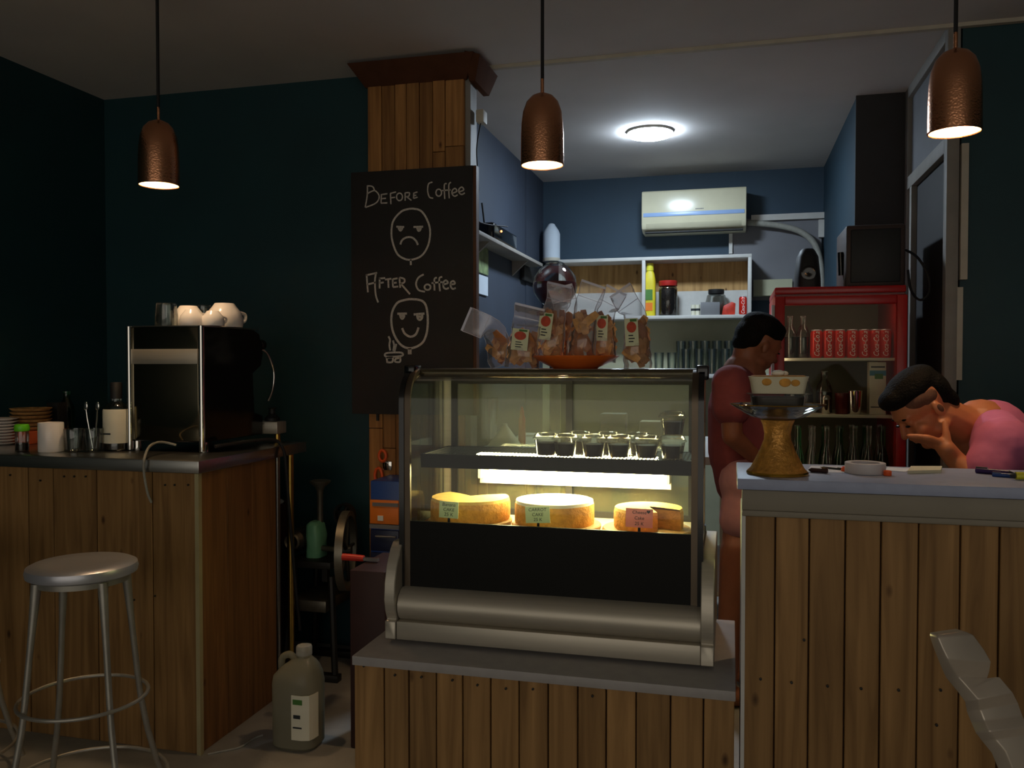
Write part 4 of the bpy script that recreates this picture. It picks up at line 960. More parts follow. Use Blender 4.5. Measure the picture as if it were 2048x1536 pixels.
# ================================================================ WALL SHELF
SY0, SY1 = 5.72, 5.955
s0, s1_ = ax(1084, SY0, 580), ax(1503, SY0, 580); s0 = max(s0, -1.15)
szt, szb = az(514, 1290, SY0), az(637, 1380, SY0); smx = ax(1287, SY0, 580)
ws = thing('wall_shelf', ((s0+s1_)/2, 5.84, szb), 'white two bay wall shelf on the rear wall', 'shelf')
T = .022
MB().box(s0, s1_, SY0, SY1, szt - T, szt).build('top_board', 'white_paint', ws, .002)
MB().box(s0, s1_, SY0, SY1, szb, szb + T).build('bottom_board', 'white_paint', ws, .002)
for x in (s0, smx - T/2, s1_ - T): MB().box(x, x + T, SY0, SY1, szb + T, szt - T).build('divider', 'white_paint', ws, .001)
MB().box(s0 + T, s1_ - T, SY1 - .012, SY1 - .002, szb + (szt-szb)*.48, szt - T).build('back_panel', 'board_wood', ws)
MB().box(s0 + T, s1_ - T, SY1 - .012, SY1 - .002, szb + T, szb + (szt-szb)*.48).build('back_panel', 'white_paint', ws)
SB = szb + T + .0004; SF = 5.79
def sxp(px): return ax(px, SF, 600)
# tall yellow bottle, bean jar, jar, tins, packet, can
bt = thing('yellow_bottle', (sxp(1300), SF, SB), 'tall yellow bottle on the white wall shelf', 'bottle'); x = sxp(1300)
hb = az(527, 1300, SF) - SB
loft(MB(), [sect(x,SF,.036,.03,SB), sect(x,SF,.038,.032,SB+.01), sect(x,SF,.038,.032,SB+hb*.66), sect(x,SF,.03,.026,SB+hb*.8), sect(x,SF,.02,.02,SB+hb*.86,p=2)]).build('body', 'yellow', bt)
MB().lathe([(.024,hb*.86),(.024,hb),(0,hb)], (x,SF,SB), 20, cap=False).build('cap', 'yellow_plastic', bt)
MB().box(x-.026, x+.02, SF-.0335, SF-.032, SB+hb*.3, SB+hb*.5).build('label_print', 'label_green', bt)
MB().box(x-.026, x+.02, SF-.0335, SF-.032, SB+hb*.1, SB+hb*.25).build('label_print', 'orange_panel', bt)
x = sxp(1336); hb = az(562, 1336, SF) - SB
jb = thing('bean_jar', (x,SF,SB), 'jar of dark beans with red lid on the wall shelf', 'jar')
MB().lathe([(0,.002),(.058,0),(.062,.006),(.062,hb*.78),(.05,hb*.86)], (x,SF,SB), 28, cap=False).build('jar', 'tumbler_glass', jb)
MB().lathe([(0,.006),(.057,.006),(.058,hb*.74),(.04,hb*.8),(0,hb*.8)], (x,SF,SB), 28, cap=False).build('beans', 'beans', jb)
MB().lathe([(.06,hb*.85),(.062,hb*.87),(.062,hb*.98),(.058,hb),(0,hb)], (x,SF,SB), 28, cap=False).build('lid', 'jar_red', jb)
x = sxp(1432); hb = az(578, 1432, SF+.06) - SB
jr = thing('glass_jar', (x,SF+.06,SB), 'rounded clear glass jar with dark lid on the wall shelf', 'jar')
MB().lathe([(0,.002),(.055,0),(.066,.02),(.07,hb*.5),(.06,hb*.76),(.045,hb*.82)], (x,SF+.06,SB), 28, cap=False).build('jar', 'tumbler_glass', jr)
MB().lathe([(0,.006),(.05,.006),(.06,.03),(.062,hb*.4),(0,hb*.4)], (x,SF+.06,SB), 24, cap=False).build('contents', 'pipe_grey', jr)
MB().lathe([(.05,hb*.81),(.052,hb*.83),(.052,hb*.98),(0,hb)], (x,SF+.06,SB), 24, cap=False).build('lid', 'black_matte', jr)
for px, lb in ((1387, 'left'), (1396, 'right')):
    x = sxp(px); tn = thing('small_tin', (x,SF-.02,SB), 'small white tin on the wall shelf, %s one of a pair' % lb, 'tin', 'pair of small tins')
    MB().lathe([(0,0),(.015,0),(.0155,.002),(.0155,.07),(0,.071)], (x,SF-.02,SB), 18, cap=False).build('body', 'carton_white', tn)
    MB().lathe([(.0158,.03),(.016,.03),(.016,.045),(.0158,.045)], (x,SF-.02,SB), 18, cap=False).build('band', 'ink', tn)
x0, x1 = sxp(1402), sxp(1440)
MB().box(x0, x1, SF-.045, SF-.015, SB, SB+.085).build('grey_carton', 'grey_mark', bevel=.002, label='small grey carton before the round jar', cat='box')
x0, x1 = sxp(1444), sxp(1470)
MB().prism([(x0,SB),(x1,SB),(x1+.004,SB+.075),((x0+x1)/2+.02,SB+.085),(x0+.01,SB+.06)], SF-.04, SF-.005, 'Y').build('snack_packet', 'red_pack', bevel=.004, label='red and yellow snack packet beside the drink can', cat='packet')
# big round jar with red liquid and white bottle on the shelf
x = ax(1112, 5.3, 560)
zj = az(610, 1112, 5.3)
# ================================================================ DRINK CANS
CANH, CANR = .122, .0258
def make_can(loc, label, group=None):
    x, y, z = loc; t = thing('soda_can', loc, label, 'can', group)
    MB().lathe([(.019,0),(.021,.001),(CANR,.010),(CANR,.108),(.0215,.117),(.0212,CANH-.001)], loc, 28).build('body', 'can_red', t)
    MB().lathe([(.0215,.117),(.0222,.1195),(.021,CANH),(.018,.119),(0,.118)], loc, 28, cap=False).build('top', 'aluminium', t)
    vs, fs = text_geo('Coca-Cola', .031, .35, .0002)
    q = []
    for v in vs:
        a = -math.pi/2 + (-v.y + .010)/CANR; rr = CANR + .0004 + v.z
        q.append((x + rr*math.cos(a), y + rr*math.sin(a), z + .059 + v.x*.80))
    MB().add(q, fs).build('lettering', 'can_white', t)
    return t
can0 = make_can((sxp(1486), SF, SB), 'red drink can at the right end of the wall shelf', 'red drink cans')
# shelf below with rows of glasses
GZ = az(742, 1390, 5.8) - .02
MB().box(-1.1, .3, 5.66, 5.955, GZ - .025, GZ).build('lower_shelf', 'white_paint', bevel=.002, label='plain white board shelf carrying rows of glasses', cat='shelf')
g0 = None; k = 0
for row, (Y, pxs, hpx) in enumerate(((5.72, (1318, 1344, 1372, 1398, 1424, 1450, 1476), 698), (5.86, (1362, 1386, 1410, 1434, 1458), 682))):
    for gi, px in enumerate(pxs):
        zt = az(hpx if px > 1350 else 705, 1400, Y); L = '%s tall clear glass from the left in the %s row under the wall shelf' % (('first','second','third','fourth','fifth','sixth','seventh')[gi], ('front', 'back')[row])
        o = tumbler(ax(px, Y, 700), Y, GZ + .0004, .034, zt - GZ, L, 'glasses in rows on the low wall shelf', n=20)
# white bottle on the wall shelf, red tinted round jar in front
x = ax(1103, 5.83, 490); zt = az(447, 1103, 5.83); zb_ = szt + .0004; hb = zt - zb_
wb = thing('white_bottle', (x,5.83,zb_), 'white pointed plastic bottle on top of the wall shelf', 'bottle')
MB().lathe([(0,.002),(.055,0),(.06,.006),(.06,hb*.72),(.05,hb*.82),(.03,hb*.93)], (x,5.83,zb_), 26, cap=False).build('body', 'notice', wb)
MB().lathe([(.03,hb*.92),(.022,hb*.98),(.01,hb),(0,hb)], (x,5.83,zb_), 20, cap=False).build('nozzle', 'notice', wb)
MB().lathe([(.0605,.002),(.061,.004),(.061,.022),(.0605,.024)], (x,5.83,zb_), 26, cap=False).build('base_band', 'cream_trim', wb)
RYj = 4.6
x = ax(1110, RYj, 560); r_ = 45*(at(1110,560,Y=RYj)-CAM).dot(FW)/F; zc = az(572, 1110, RYj)
sd = thing('drink_dispenser', (x, RYj, 0.9), 'round glass jar of dark red drink behind the chip bags', 'jar')
# ================================================================ WORK TABLE BEHIND THE CASE
WT = .905
wk = thing('work_table', (-.6, 3.9, 0), 'white work table standing behind the cake case', 'table')
tx1_ = ax(1457, 3.7, 915)
MB().box(-1.15, tx1_, 3.7, 4.75, WT - .035, WT).build('table_top', 'white_paint', wk, .003)
for xx in (-1.12, tx1_ - .035):
    for yy in (3.72, 4.70): MB().box(xx, xx + .035, yy, yy + .035, 0, WT - .035).build('leg', 'white_paint', wk)
MB().box(-1.1, tx1_ - .03, 3.74, 4.72, .3, .32).build('lower_shelf', 'white_paint', wk)
def on_table(px, Y): return (ax(px, Y, 850), Y, WT + .0004)
hb = zc - .3*r_ - WT
MB().lathe([(.07,0),(.07,.012),(.03,.03),(.028,hb-.06),(.05,hb-.05),(.052,hb-.04)], (x,RYj,WT), 28).build('stand', 'black_matte', sd)
MB().lathe([(.04,-r_*.75-.02),(r_*.66,-r_*.75),(r_*.95,-r_*.3),(r_,0),(r_*.92,r_*.42),(r_*.66,r_*.78),(r_*.4,r_*.95)], (x,RYj,zc), 36, cap=False).build('globe', 'tumbler_glass', sd)
MB().lathe([(0,-r_*.74),(r_*.62,-r_*.73),(r_*.9,-r_*.28),(r_*.955,0),(r_*.93,r_*.15),(0,r_*.15)], (x,RYj,zc), 36, cap=False).build('drink', 'dark_red_liquid', sd)
MB().lathe([(r_*.42,r_*.93),(r_*.43,r_*1.0),(r_*.3,r_*1.06),(0,r_*1.08)], (x,RYj,zc), 28, cap=False).build('lid', 'tumbler_glass', sd)
for z_ in (WT + hb - .045,): MB().lathe([(.045,z_),(r_*.6,zc-r_*.74)], (x,RYj,0), 24).build('collar', 'black_matte', sd)
p = on_table(968, 4.2)
MB().lathe([(0,.003),(.06,0),(.065,.01),(.075,.2),(.078,.22),(.074,.22),(.062,.012),(0,.01)], p, 30, cap=False).build('glass_pitcher', 'tumbler_glass', label='clear glass pitcher seen through the case back', cat='pitcher')
p = on_table(1010, 3.85)
MB().lathe([(.085,0),(.085,.006),(.012,.105),(.01,.115),(0,.115)], p, 30).build('plastic_funnel', 'white_plastic', label='white cone funnel seen through the case back', cat='funnel')
p = on_table(1044, 4.05)
rb_ = thing('red_bottle', p, 'thin red sauce bottle seen through the case back', 'bottle')
MB().lathe([(.017,0),(.018,.003),(.018,.12),(.01,.15)], p, 18).build('body', 'red_fridge', rb_)
MB().lathe([(.011,.149),(.011,.16),(.004,.185)], p, 14).build('nozzle', 'red_fridge', rb_)
for i, (px, Y, w, h, nm) in enumerate(((1225, 4.0, .12, .16, 'left'), (1300, 4.1, .10, .12, 'right'))):
    p = on_table(px, Y)
    MB().box(p[0]-w/2, p[0]+w/2, Y, Y+.1, p[2], p[2]+h).build('canister', ('grey_mark', 'cream_trim')[i], bevel=.006, label='%s square canister on the work table behind the case' % ('grey', 'cream')[i], cat='canister')
# white bag hanging at the table end
bgx = ax(1441, 3.66, 870)
hb_ = thing('hanging_bag', (bgx, 3.66, az(905, 1441, 3.66)), 'crumpled white plastic bag hanging beside the standing man', 'bag')
z0, z1 = az(905, 1441, 3.66), az(835, 1441, 3.66)
blob('bag', MB().cap((bgx-.005,3.66,z0+.03),(bgx-.01,3.66,z1-.02),.03,.024).ell((bgx+.02,3.65,z0+.04),(.025,.02,.045)).ell((bgx-.02,3.66,z0+.05),(.018,.02,.03)), 'white_plastic', hb_, .007, 3)
MB().tube([(bgx-.008,3.66,z1-.03),(bgx-.008,3.675,z1+.02)], .012, 10).build('knot', 'black_matte', hb_)
MB().box(bgx-.02, bgx+.005, 3.67, 3.70, WT, z1 + .03).build('hook_post', 'dark_wood', hb_)
# ================================================================ PARTITION: shelf, router, poster, notice
PXW = -1.32
def pw(x, y, off=.0): return at(x, y, X=PXW + off)
q0, q1 = pw(1000, 482, .12), pw(1082, 545, .12)
ps = thing('partition_shelf', (PXW + .06, (q0.y+q1.y)/2, q0.z), 'narrow shelf on the left wall of the back room', 'shelf')
MB().box(PXW, PXW + .12, 4.0, 5.44, q0.z - .02, q0.z).build('shelf_board', 'frame_paint', ps, .002)
for y in (4.25, 5.1): MB().prism([(PXW, q0.z-.02),(PXW+.1,q0.z-.02),(PXW,q0.z-.11)], y, y + .02, 'Y').build('bracket', 'frame_paint', ps)
ry = pw(990, 462, .06).y
rt_ = thing('wifi_router', (PXW + .06, ry, q0.z), 'black router with orange light on the partition shelf', 'router')
MB().box(PXW + .01, PXW + .11, ry - .2, ry + .3, q0.z, q0.z + .09).build('case', 'black_gloss', rt_, .015, seg=3)
MB().ell((PXW + .112, ry - .06, q0.z + .06), .006).build('status_light', 'led_dot', rt_)
MB().tube([(PXW + .03, ry - .09, q0.z + .065), (PXW + .03, ry - .15, q0.z + .2)], .005, 8).build('antenna', 'black_matte', rt_)
py0, py1 = pw(953, 500, .01).y, pw(976, 500, .01).y
MB().box(PXW, PXW + .012, py0, py1, pw(965, 548).z, pw(965, 470).z).build('wall_poster', 'poster_green', label='green and dark printed poster beside the chalkboard', cat='poster')
MB().box(PXW, PXW + .01, py0, py1, pw(965, 590).z, pw(965, 552).z).build('notice_sheet', 'notice', label='pale blue notice sheet below the green poster', cat='notice')
MB().box(PXW + .001, PXW + .03, pw(1040,520).y, pw(1080,540).y, pw(1040, 560).z, pw(1040, 522).z).build('picture_frame', 'black_matte', bevel=.003, label='dark flat frame under the partition shelf', cat='frame')
MB().box(PX1 + .036, PX1 + .07, 3.5, 3.56, az(245, 935, 3.5), az(220, 935, 3.5)).build('junction_box', 'cream_trim', bevel=.004, label='cream junction box on the pillar side', cat='junction box')
MB().tube(smooth_line([(PX1+.05,3.53,az(246,940,3.53)),(PX1+.04,3.5,az(300,940,3.5)),(PX1+.055,3.48,az(380,940,3.48)),(PX1+.05,3.46,az(440,940,3.46)),(PX1+.11,3.75,az(452,960,3.7))], 6), .003, 6).build('pillar_wire', 'cord_black', label='thin dark wire hanging down the pillar side', cat='wire')
# ================================================================ FRIDGE
FY = 3.76
f0, f1 = ax(1549, FY, 750), ax(1814, FY, 750); ft = az(571, 1680, FY)
fr = thing('drinks_fridge', ((f0+f1)/2, 4.02, 0), 'red glass door drinks fridge full of cans and glasses', 'fridge')
FD = 4.32
MB().box(f0, f0 + .03, FY + .05, FD, .0, ft - .03).build('side_panel', 'red_fridge', fr, .003)
MB().box(f1 - .03, f1, FY + .05, FD, .0, ft - .03).build('side_panel', 'red_fridge', fr, .003)
MB().box(f0 + .03, f1 - .03, FD - .03, FD, .0, ft - .03).build('back_panel', 'fridge_inner', fr)
MB().box(f0, f1, FY + .03, FD, ft - .03, ft).build('top_panel', 'red_fridge', fr, .006)
MB().box(f0 + .005, f1 - .005, FY + .04, FY + .06, ft - .038, ft - .028).build('top_gap', 'red_dark', fr)
MB().box(f0 + .03, f1 - .03, FY + .05, FD - .03, 0, .22).build('base_box', 'red_dark', fr)
dz1 = az(591, 1680, FY); dw = .040
dr = MB().box(f0 + dw, f1 - dw, FY + .016, FY + .022, .28, dz1 - .032).build('door_glass', 'fridge_glass', fr)
for b in ((f0, f0 + dw, .24, dz1), (f1 - dw, f1, .24, dz1), (f0 + dw, f1 - dw, .24, .285), (f0 + dw, f1 - dw, dz1 - .036, dz1)):
    MB().box(b[0], b[1], FY, FY + .045, b[2], b[3]).build('door_frame', 'red_fridge', dr, .004)
MB().box(f0 - .012, f0 - .001, FY + .004, FY + .05, .3, az(610, 1545, FY)).build('door_seal', 'white_paint', fr)
FSY = 3.86
MB().box(f0 + .031, f0 + .038, FY + .05, FY + .065, .66, dz1 - .04).build('added_fill_strip', 'fridge_fill', fr)  # two hidden glow strips added to brighten the fridge contents
MB().box(f0 + .06, f1 - .06, FY + .05, FY + .065, dz1 - .028, dz1 - .018).build('added_fill_strip', 'fridge_fill', fr)
z1s, z2s = az(716, 1680, FSY), az(829, 1690, FSY)
for z_ in (z1s, z2s, .62): MB().box(f0 + .034, f1 - .034, FSY - .03, FD - .034, z_ - .012, z_).build('shelf', 'carton_white', fr, .002)
nm = ['leftmost', 'second', 'third', 'fourth', 'fifth', 'sixth', 'rightmost']
for i, px in enumerate((1633, 1657, 1679, 1704, 1728, 1751, 1776)):
    dup(can0, (min(ax(px, FSY + .04, 690), f1 - .062), FSY + .04, z1s + .0004), 'red drink can in the fridge, %s of the row' % nm[i], group='red drink cans in the fridge')
def bottle(x, y, z, r, h, label, m='tumbler_glass', group=None, liquid=None):
    if liquid:
        t = thing('glass_bottle', (x,y,z), label, 'bottle', group)
        MB().lathe([(0,.002),(r*.95,0),(r,.004),(r,h*.55),(r*.8,h*.68),(r*.42,h*.78),(r*.4,h*.97),(r*.46,h*.975),(r*.44,h)], (x,y,z), 20, cap=False).build('body', m, t)
        MB().lathe([(0,.004),(r*.92,.004),(r*.95,h*.5),(0,h*.5)], (x,y,z), 20, cap=False).build('liquid', liquid, t); return t
    return MB().lathe([(0,.002),(r*.95,0),(r,.004),(r,h*.55),(r*.8,h*.68),(r*.42,h*.78),(r*.4,h*.97),(r*.46,h*.975),(r*.44,h)], (x,y,z), 20, cap=False).build('glass_bottle', m, label=label, cat='bottle', group=group)
for i, px in enumerate((1580, 1606)):
    bottle(ax(px, FSY + .06, 680), FSY + .06, z1s + .0004, .028, az(632, px, FSY + .06) - z1s, 'clear bottle left of the cans in the fridge, %s one' % ('outer', 'inner')[i], liquid='dark_pudding')
# middle shelf
for i, (px, r, tp) in enumerate(((1585, .03, 750), (1612, .03, 752), (1648, .034, 742))):
    bottle(ax(px, FSY + .12, 790), FSY + .12, z2s + .0004, r, az(tp, px, FSY+.12) - z2s, 'clear bottle at the back of the middle fridge shelf, %s' % ('left', 'centre', 'right')[i], liquid='dark_pudding')
x = ax(1652, FSY + .02, 800)
ts = thing('salt_shaker', (x, FSY + .02, z2s), 'small silver shaker on the middle fridge shelf', 'shaker')
MB().lathe([(.017,0),(.018,.002),(.017,.06),(.018,.062)], (x, FSY+.02, z2s + .0004), 20).build('body', 'chrome', ts)
MB().lathe([(.018,.062),(.0185,.07),(.012,.08),(0,.081)], (x, FSY+.02, z2s + .0004), 20, cap=False).build('cap', 'steel', ts)
x = ax(1684, FSY + .04, 800)
MB().lathe([(0,.002),(.026,0),(.028,.003),(.03,.09),(.027,.09),(.025,.006),(0,.005)], (x, FSY+.04, z2s+.0004), 22, cap=False).build('brown_jar', 'dark_red_liquid', label='dark red pot on the middle fridge shelf', cat='pot')
x = ax(1710, FSY + .02, 800)
MB().lathe([(0,.002),(.024,0),(.025,.003),(.029,.10),(.031,.101),(.028,.1),(.023,.006),(0,.005)], (x, FSY+.02, z2s+.0004), 26, cap=False).build('steel_tumbler', 'chrome', label='shiny steel tumbler on the middle fridge shelf', cat='tumbler')
x0, x1 = ax(1739, FSY + .02, 780), ax(1772, FSY + .02, 780); zt = az(724, 1755, FSY + .02)
mc = thing('milk_carton', ((x0+x1)/2, FSY + .05, z2s), 'white milk carton with blue band in the fridge', 'carton')
MB().box(x0, x1, FSY + .02, FSY + .09, z2s + .0004, zt).build('carton', 'carton_white', mc, .002)
MB().box(x0 + .0, x1 - .0, FSY + .0188, FSY + .0198, zt - .058, zt - .036).build('blue_band', 'carton_blue', mc)
MB().box(x0 + .02, x1 - .012, FSY + .0186, FSY + .0197, zt - .072, zt - .05).build('leaf_print', 'label_green', mc)
MB().box(x0 + .005, x1 - .005, FSY + .0188, FSY + .0198, zt - .024, zt - .018).build('print_line', 'ink', mc)
MB().box(x0 + .005, x1 - .02, FSY + .0188, FSY + .0198, z2s + .03, z2s + .034).build('print_line', 'ink', mc)
# bottom shelf: bottles in two rows
k = 0
for row, (Y, tp) in enumerate(((FSY + .02, 852), (FSY + .13, 850))):
    for i, px in enumerate((1597, 1625, 1653, 1681, 1709, 1737, 1765)):
        h = az(tp, px, Y) - .62
        bottle(ax(px, FSY + .03, 880), Y, .6204, .0265, h, '%s bottle from the left in the %s row of the bottom fridge shelf' % (('first','second','third','fourth','fifth','sixth','seventh')[i], ('front', 'back')[row]), 'tumbler_glass' if (i + row) % 3 else 'green_glass', 'bottles on the bottom fridge shelf')
# on top of the fridge
def spk(px0, px1, py, Y, nm, lb, m):
    x0, x1 = ax(px0, Y, 540), ax(px1, Y, 540); zt = az(py, (px0+px1)/2, Y); t = thing(nm, ((x0+x1)/2, Y, ft), lb, 'speaker'); cx = (x0+x1)/2; w = (x1-x0)/2
    loft(MB(), [sect(cx, Y+.08, w, .09, ft + .0003), sect(cx, Y+.08, w*.97, .09, ft+.05), sect(cx, Y+.08, w*.8, .07, ft+(zt-ft)*.8), sect(cx, Y+.08, w*.55, .05, zt-.008), sect(cx, Y+.08, w*.4, .04, zt)]).build('cabinet', m, t)
    MB().lathe([(w*.5,0),(w*.55,.004),(w*.4,.006),(0,.001)], (cx, Y-.008, ft+(zt-ft)*.38), 24, cap=False, M=RX).build('cone', 'black_gloss', t)
    return t
spk(1590, 1645, 494, 3.9, 'small_speaker', 'small rounded black speaker on top of the fridge', 'black_matte')
x0, x1 = ax(1692, 3.86, 500), ax(1812, 3.86, 500); zt = az(448, 1750, 3.86)
bs = thing('large_speaker', ((x0+x1)/2, 4.0, ft), 'large dark brown speaker box on top of the fridge', 'speaker')
MB().box(x0, x1, 3.87, 4.2, ft + .0004, zt).build('cabinet', 'dark_box', bs, .01)
MB().box(x0 + .02, x1 - .02, 3.86, 3.872, ft + .02, zt - .02).build('grille', 'black_matte', bs, .004)
MB().tube([(x0 - .008, 3.95, ft + .06), (x0 - .012, 3.95, ft + .16)], .012, 10).build('side_handle', 'black_gloss', bs)
MB().tube(smooth_line([at(1812,500,Y=3.8), at(1835,515,Y=3.72), at(1856,550,Y=3.7), at(1858,585,Y=3.7), at(1840,600,Y=3.72), at(1822,580,Y=3.78), at(1816,540,Y=3.8)], 7), .005, 6).build('speaker_cable', 'cord_black', label='black cable looping beside the large speaker', cat='cord')
# ================================================================ ON THE BAR LEDGE
LZ = 1.0612
cs = at(1556, 952, Z=LZ); cxx, cyy = cs.x, cs.y + .035
kk = (Vector((cxx,cyy,LZ)) - CAM).dot(FW)/F
st = thing('cake_stand', (cxx, cyy, LZ), 'gold pedestal cake stand with glass dish on the ledge', 'cake stand')
def zz_(py): return az(py, 1556, cyy) - LZ
MB().lathe([(0,.002),(.062,0),(.064,.003),(.062,.008),(.056,.014),(.046,.034),(.036,.055),(.0285,.075),(.0275,.088),(.031,.106),(.036,.118),(.03,.12),(0,.12)], (cxx,cyy,LZ), 40, cap=False).build('pedestal', 'gold', st)
MB().lathe([(.0645,.001),(.0652,.004),(.063,.007)], (cxx,cyy,LZ), 40, cap=False).build('base_rim', 'gold_rim', st)
n = 40; mb = MB(); vs = []; fs = []
prof = [(.0,.120),(.04,.1205),(.055,.124),(.078,.138),(.096,.150),(.097,.152),(.094,.152),(.076,.141),(.054,.128),(0,.124)]
for r0, z0 in prof:
    for i in range(n):
        a = 6.2832*i/n; r1 = r0*(1 + .03*math.cos(8*a)*(r0/.097)**2); vs.append((cxx + r1*math.cos(a), cyy + r1*math.sin(a), LZ + z0))
for j in range(len(prof)-1):
    for i in range(n): fs.append((j*n+i, j*n+(i+1)%n, (j+1)*n+(i+1)%n, (j+1)*n+i))
MB().add(vs, fs).build('glass_dish', 'tumbler_glass', st)
MB().tube([(cxx + .0965*(1+.03*math.cos(8*6.2832*i/64))*math.cos(6.2832*i/64), cyy + .0965*(1+.03*math.cos(8*6.2832*i/64))*math.sin(6.2832*i/64), LZ+.1515) for i in range(64)], .0012, 6, closed=True).build('dish_rim', 'gold_rim', st)
TZ2 = LZ + .1525
ty = thing('pudding_tray', (cxx, cyy, LZ + .128), 'dark brown cake in clear tray on the cake stand', 'tray')
loft(MB(), [sect(cxx,cyy,.052,.045,LZ+.1285,p=5), sect(cxx,cyy,.058,.05,LZ+.172,p=5), sect(cxx,cyy,.066,.058,LZ+.175,p=5)]).build('tray', 'plastic_cup', ty)
loft(MB(), [sect(cxx,cyy,.049,.042,LZ+.131,p=5), sect(cxx,cyy,.054,.046,LZ+.168,p=5)]).build('brown_cake', 'dark_pudding', ty)
pw_ = thing('wrapped_cake', (cxx, cyy, LZ + .1755), 'cake in white paper wrapping on top of the tray', 'cake')
loft(MB(), [sect(cxx,cyy,.054,.046,LZ+.1757,p=6), sect(cxx,cyy,.058,.05,LZ+.20,p=6), sect(cxx,cyy,.062,.053,LZ+.212,p=6)]).build('paper_wrap', 'paper_cream', pw_)
loft(MB(), [sect(cxx,cyy,.057,.048,LZ+.2121,p=6), sect(cxx,cyy,.054,.045,LZ+.214,p=6)]).build('cake_top', 'sponge', pw_)
for dx, dz, s_ in ((-.025,.004,.010), (.012,.003,.012), (.033,.002,.009)):
    MB().ell((cxx+dx, cyy-.0505, LZ+.197+dz), (s_,.003,s_*.8)).build('fruit_print', 'sponge', pw_)
MB().ell((cxx+.0, cyy-.01, LZ+.219), (.014,.012,.007)).ell((cxx+.012, cyy, LZ+.218), (.01,.01,.006)).build('cream_swirl', 'icing', pw_)
# tape roll, papers, pens
tp_ = at(1733, 948, Z=LZ); tx, ty_ = tp_.x, tp_.y + .02
rl = MB().lathe([(.030,0),(.042,0),(.042,.023),(.030,.023),(.030,0)], (tx,ty_,LZ), 40, cap=False); rl.build('tape_roll', 'tape', bevel=.001, label='roll of white tape lying flat on the ledge', cat='tape roll')
for px, lb in ((1690, 'left'), (1775, 'right')):
    p = at(px, 951 if lb == 'right' else 943, Z=LZ); MB().lathe([(0,0),(.008,0),(.0085,.002),(.0085,.009),(.006,.011),(0,.011)], (p.x, p.y, LZ), 18, cap=False).build('bottle_cap', 'orange_plastic', label='orange cap on the ledge, %s of the tape roll' % lb, cat='cap')
def slab(corners, th, nm, m, lb, cat, z=LZ):
    q = [at(x, y, Z=z) for x, y in corners]; vs = [(p.x,p.y,z) for p in q] + [(p.x,p.y,z+th) for p in q]
    return MB().hexa(vs).build(nm, m, label=lb, cat=cat)
slab(((1612,944),(1688,946),(1700,934),(1622,932)), .0008, 'paper_sheet', 'paper', 'white paper sheet beside the cake stand', 'paper')
slab(((1770,941),(1812,944),(1822,937),(1775,935)), .0008, 'paper_sheet', 'paper', 'white paper slip between tape roll and notepad', 'paper')
slab(((1815,948),(1882,946),(1884,938),(1822,938)), .007, 'notepad', 'paper_cream', 'cream folded notepad lying before the seated man', 'notepad')
def pen(x0, y0, x1, y1, m, lb, r=.0042, z=LZ, tip='ink'):
    a = at(x0, y0, Z=z); b = at(x1, y1, Z=z); a.z = b.z = z + r; t = thing('pen', ((a+b)/2), lb, 'pen'); e = a + (b-a)*.86
    t.location.z = z; ORG[t.name] = Vector(t.location)
    MB().tube([a, e], r, 10).build('barrel', m, t); MB().tube([e, b], [r*.9, r*.25], 10).build('tip', tip, t)
    c = a + (b-a)*.3; MB().tube([a + Vector((0,0,r*1.2)), c + Vector((0,0,r*1.2))], r*.3, 6).build('clip', 'chrome', t)
pen(1722, 939, 1688, 942, 'blue_plastic', 'blue pen lying behind the tape roll', .006)
pen(1655, 947, 1617, 944, 'maroon', 'dark red pen at the foot of the cake stand', .005)
pen(1690, 941, 1640, 936, 'ink', 'thin dark pencil lying on the white paper', .0022, LZ + .0009)
pen(1952, 946, 2030, 953, 'purple_plastic', 'purple pen near the elbow of the seated man', .006)
pen(1985, 953, 2040, 957, 'blue_plastic', 'blue pen beside the purple one', .0045)
p = at(2044, 960, Z=LZ)
hl = thing('highlighter', (p.x, p.y, LZ), 'yellow highlighter at the right frame edge', 'highlighter')
MB().tube([(p.x-.012,p.y,LZ+.0085),(p.x+.08,p.y+.005,LZ+.0085)], .008, 12).build('barrel', 'yellow_plastic', hl)
MB().tube([(p.x-.013,p.y,LZ+.0085),(p.x-.022,p.y,LZ+.0085)], [.006,.003], 10).build('tip', 'ink', hl)
# ================================================================ PEOPLE
def head_frame(c, face, up, k=1.):
    f = Vector(face).normalized(); u = Vector(up); u = (u - f*u.dot(f)).normalized(); s = f.cross(u)
    M = Matrix((s, f, u)).transposed()
    return (lambda a, b, c_: Vector(c) + M @ Vector((a*k, b*k, c_*k))), M
def add_head(mb, P, M, k=1.):
    e = lambda c, r: mb.ell(P(*c), tuple(v*k for v in r), M=M, n=20, m=12)
    e((0,-.015,.035), (.074,.092,.082)); e((0,.030,-.045), (.058,.062,.074)); e((0,.062,-.104), (.026,.024,.020))
    e((0,.078,.022), (.052,.018,.016)); e((0,.03,.03), (.066,.062,.06))
    for s in (-1, 1):
        e((s*.034,.062,-.036), (.026,.026,.026)); e((s*.030,.080,-.001), (.015,.010,.009))
        e((s*.077,-.008,-.014), (.0095,.018,.029)); e((s*.05,.01,-.075), (.018,.035,.022)); e((s*.009,.100,-.038), (.008,.009,.007))
    mb.cap(P(0,.088,.008), P(0,.112,-.034), .009*k, .012*k)
    e((0,.090,-.062), (.022,.010,.007)); e((0,.088,-.074), (.019,.010,.007))
RTd = RT.copy(); FH = Vector((FW.x, FW.y, 0)).normalized(); ZU = Vector((0,0,1))
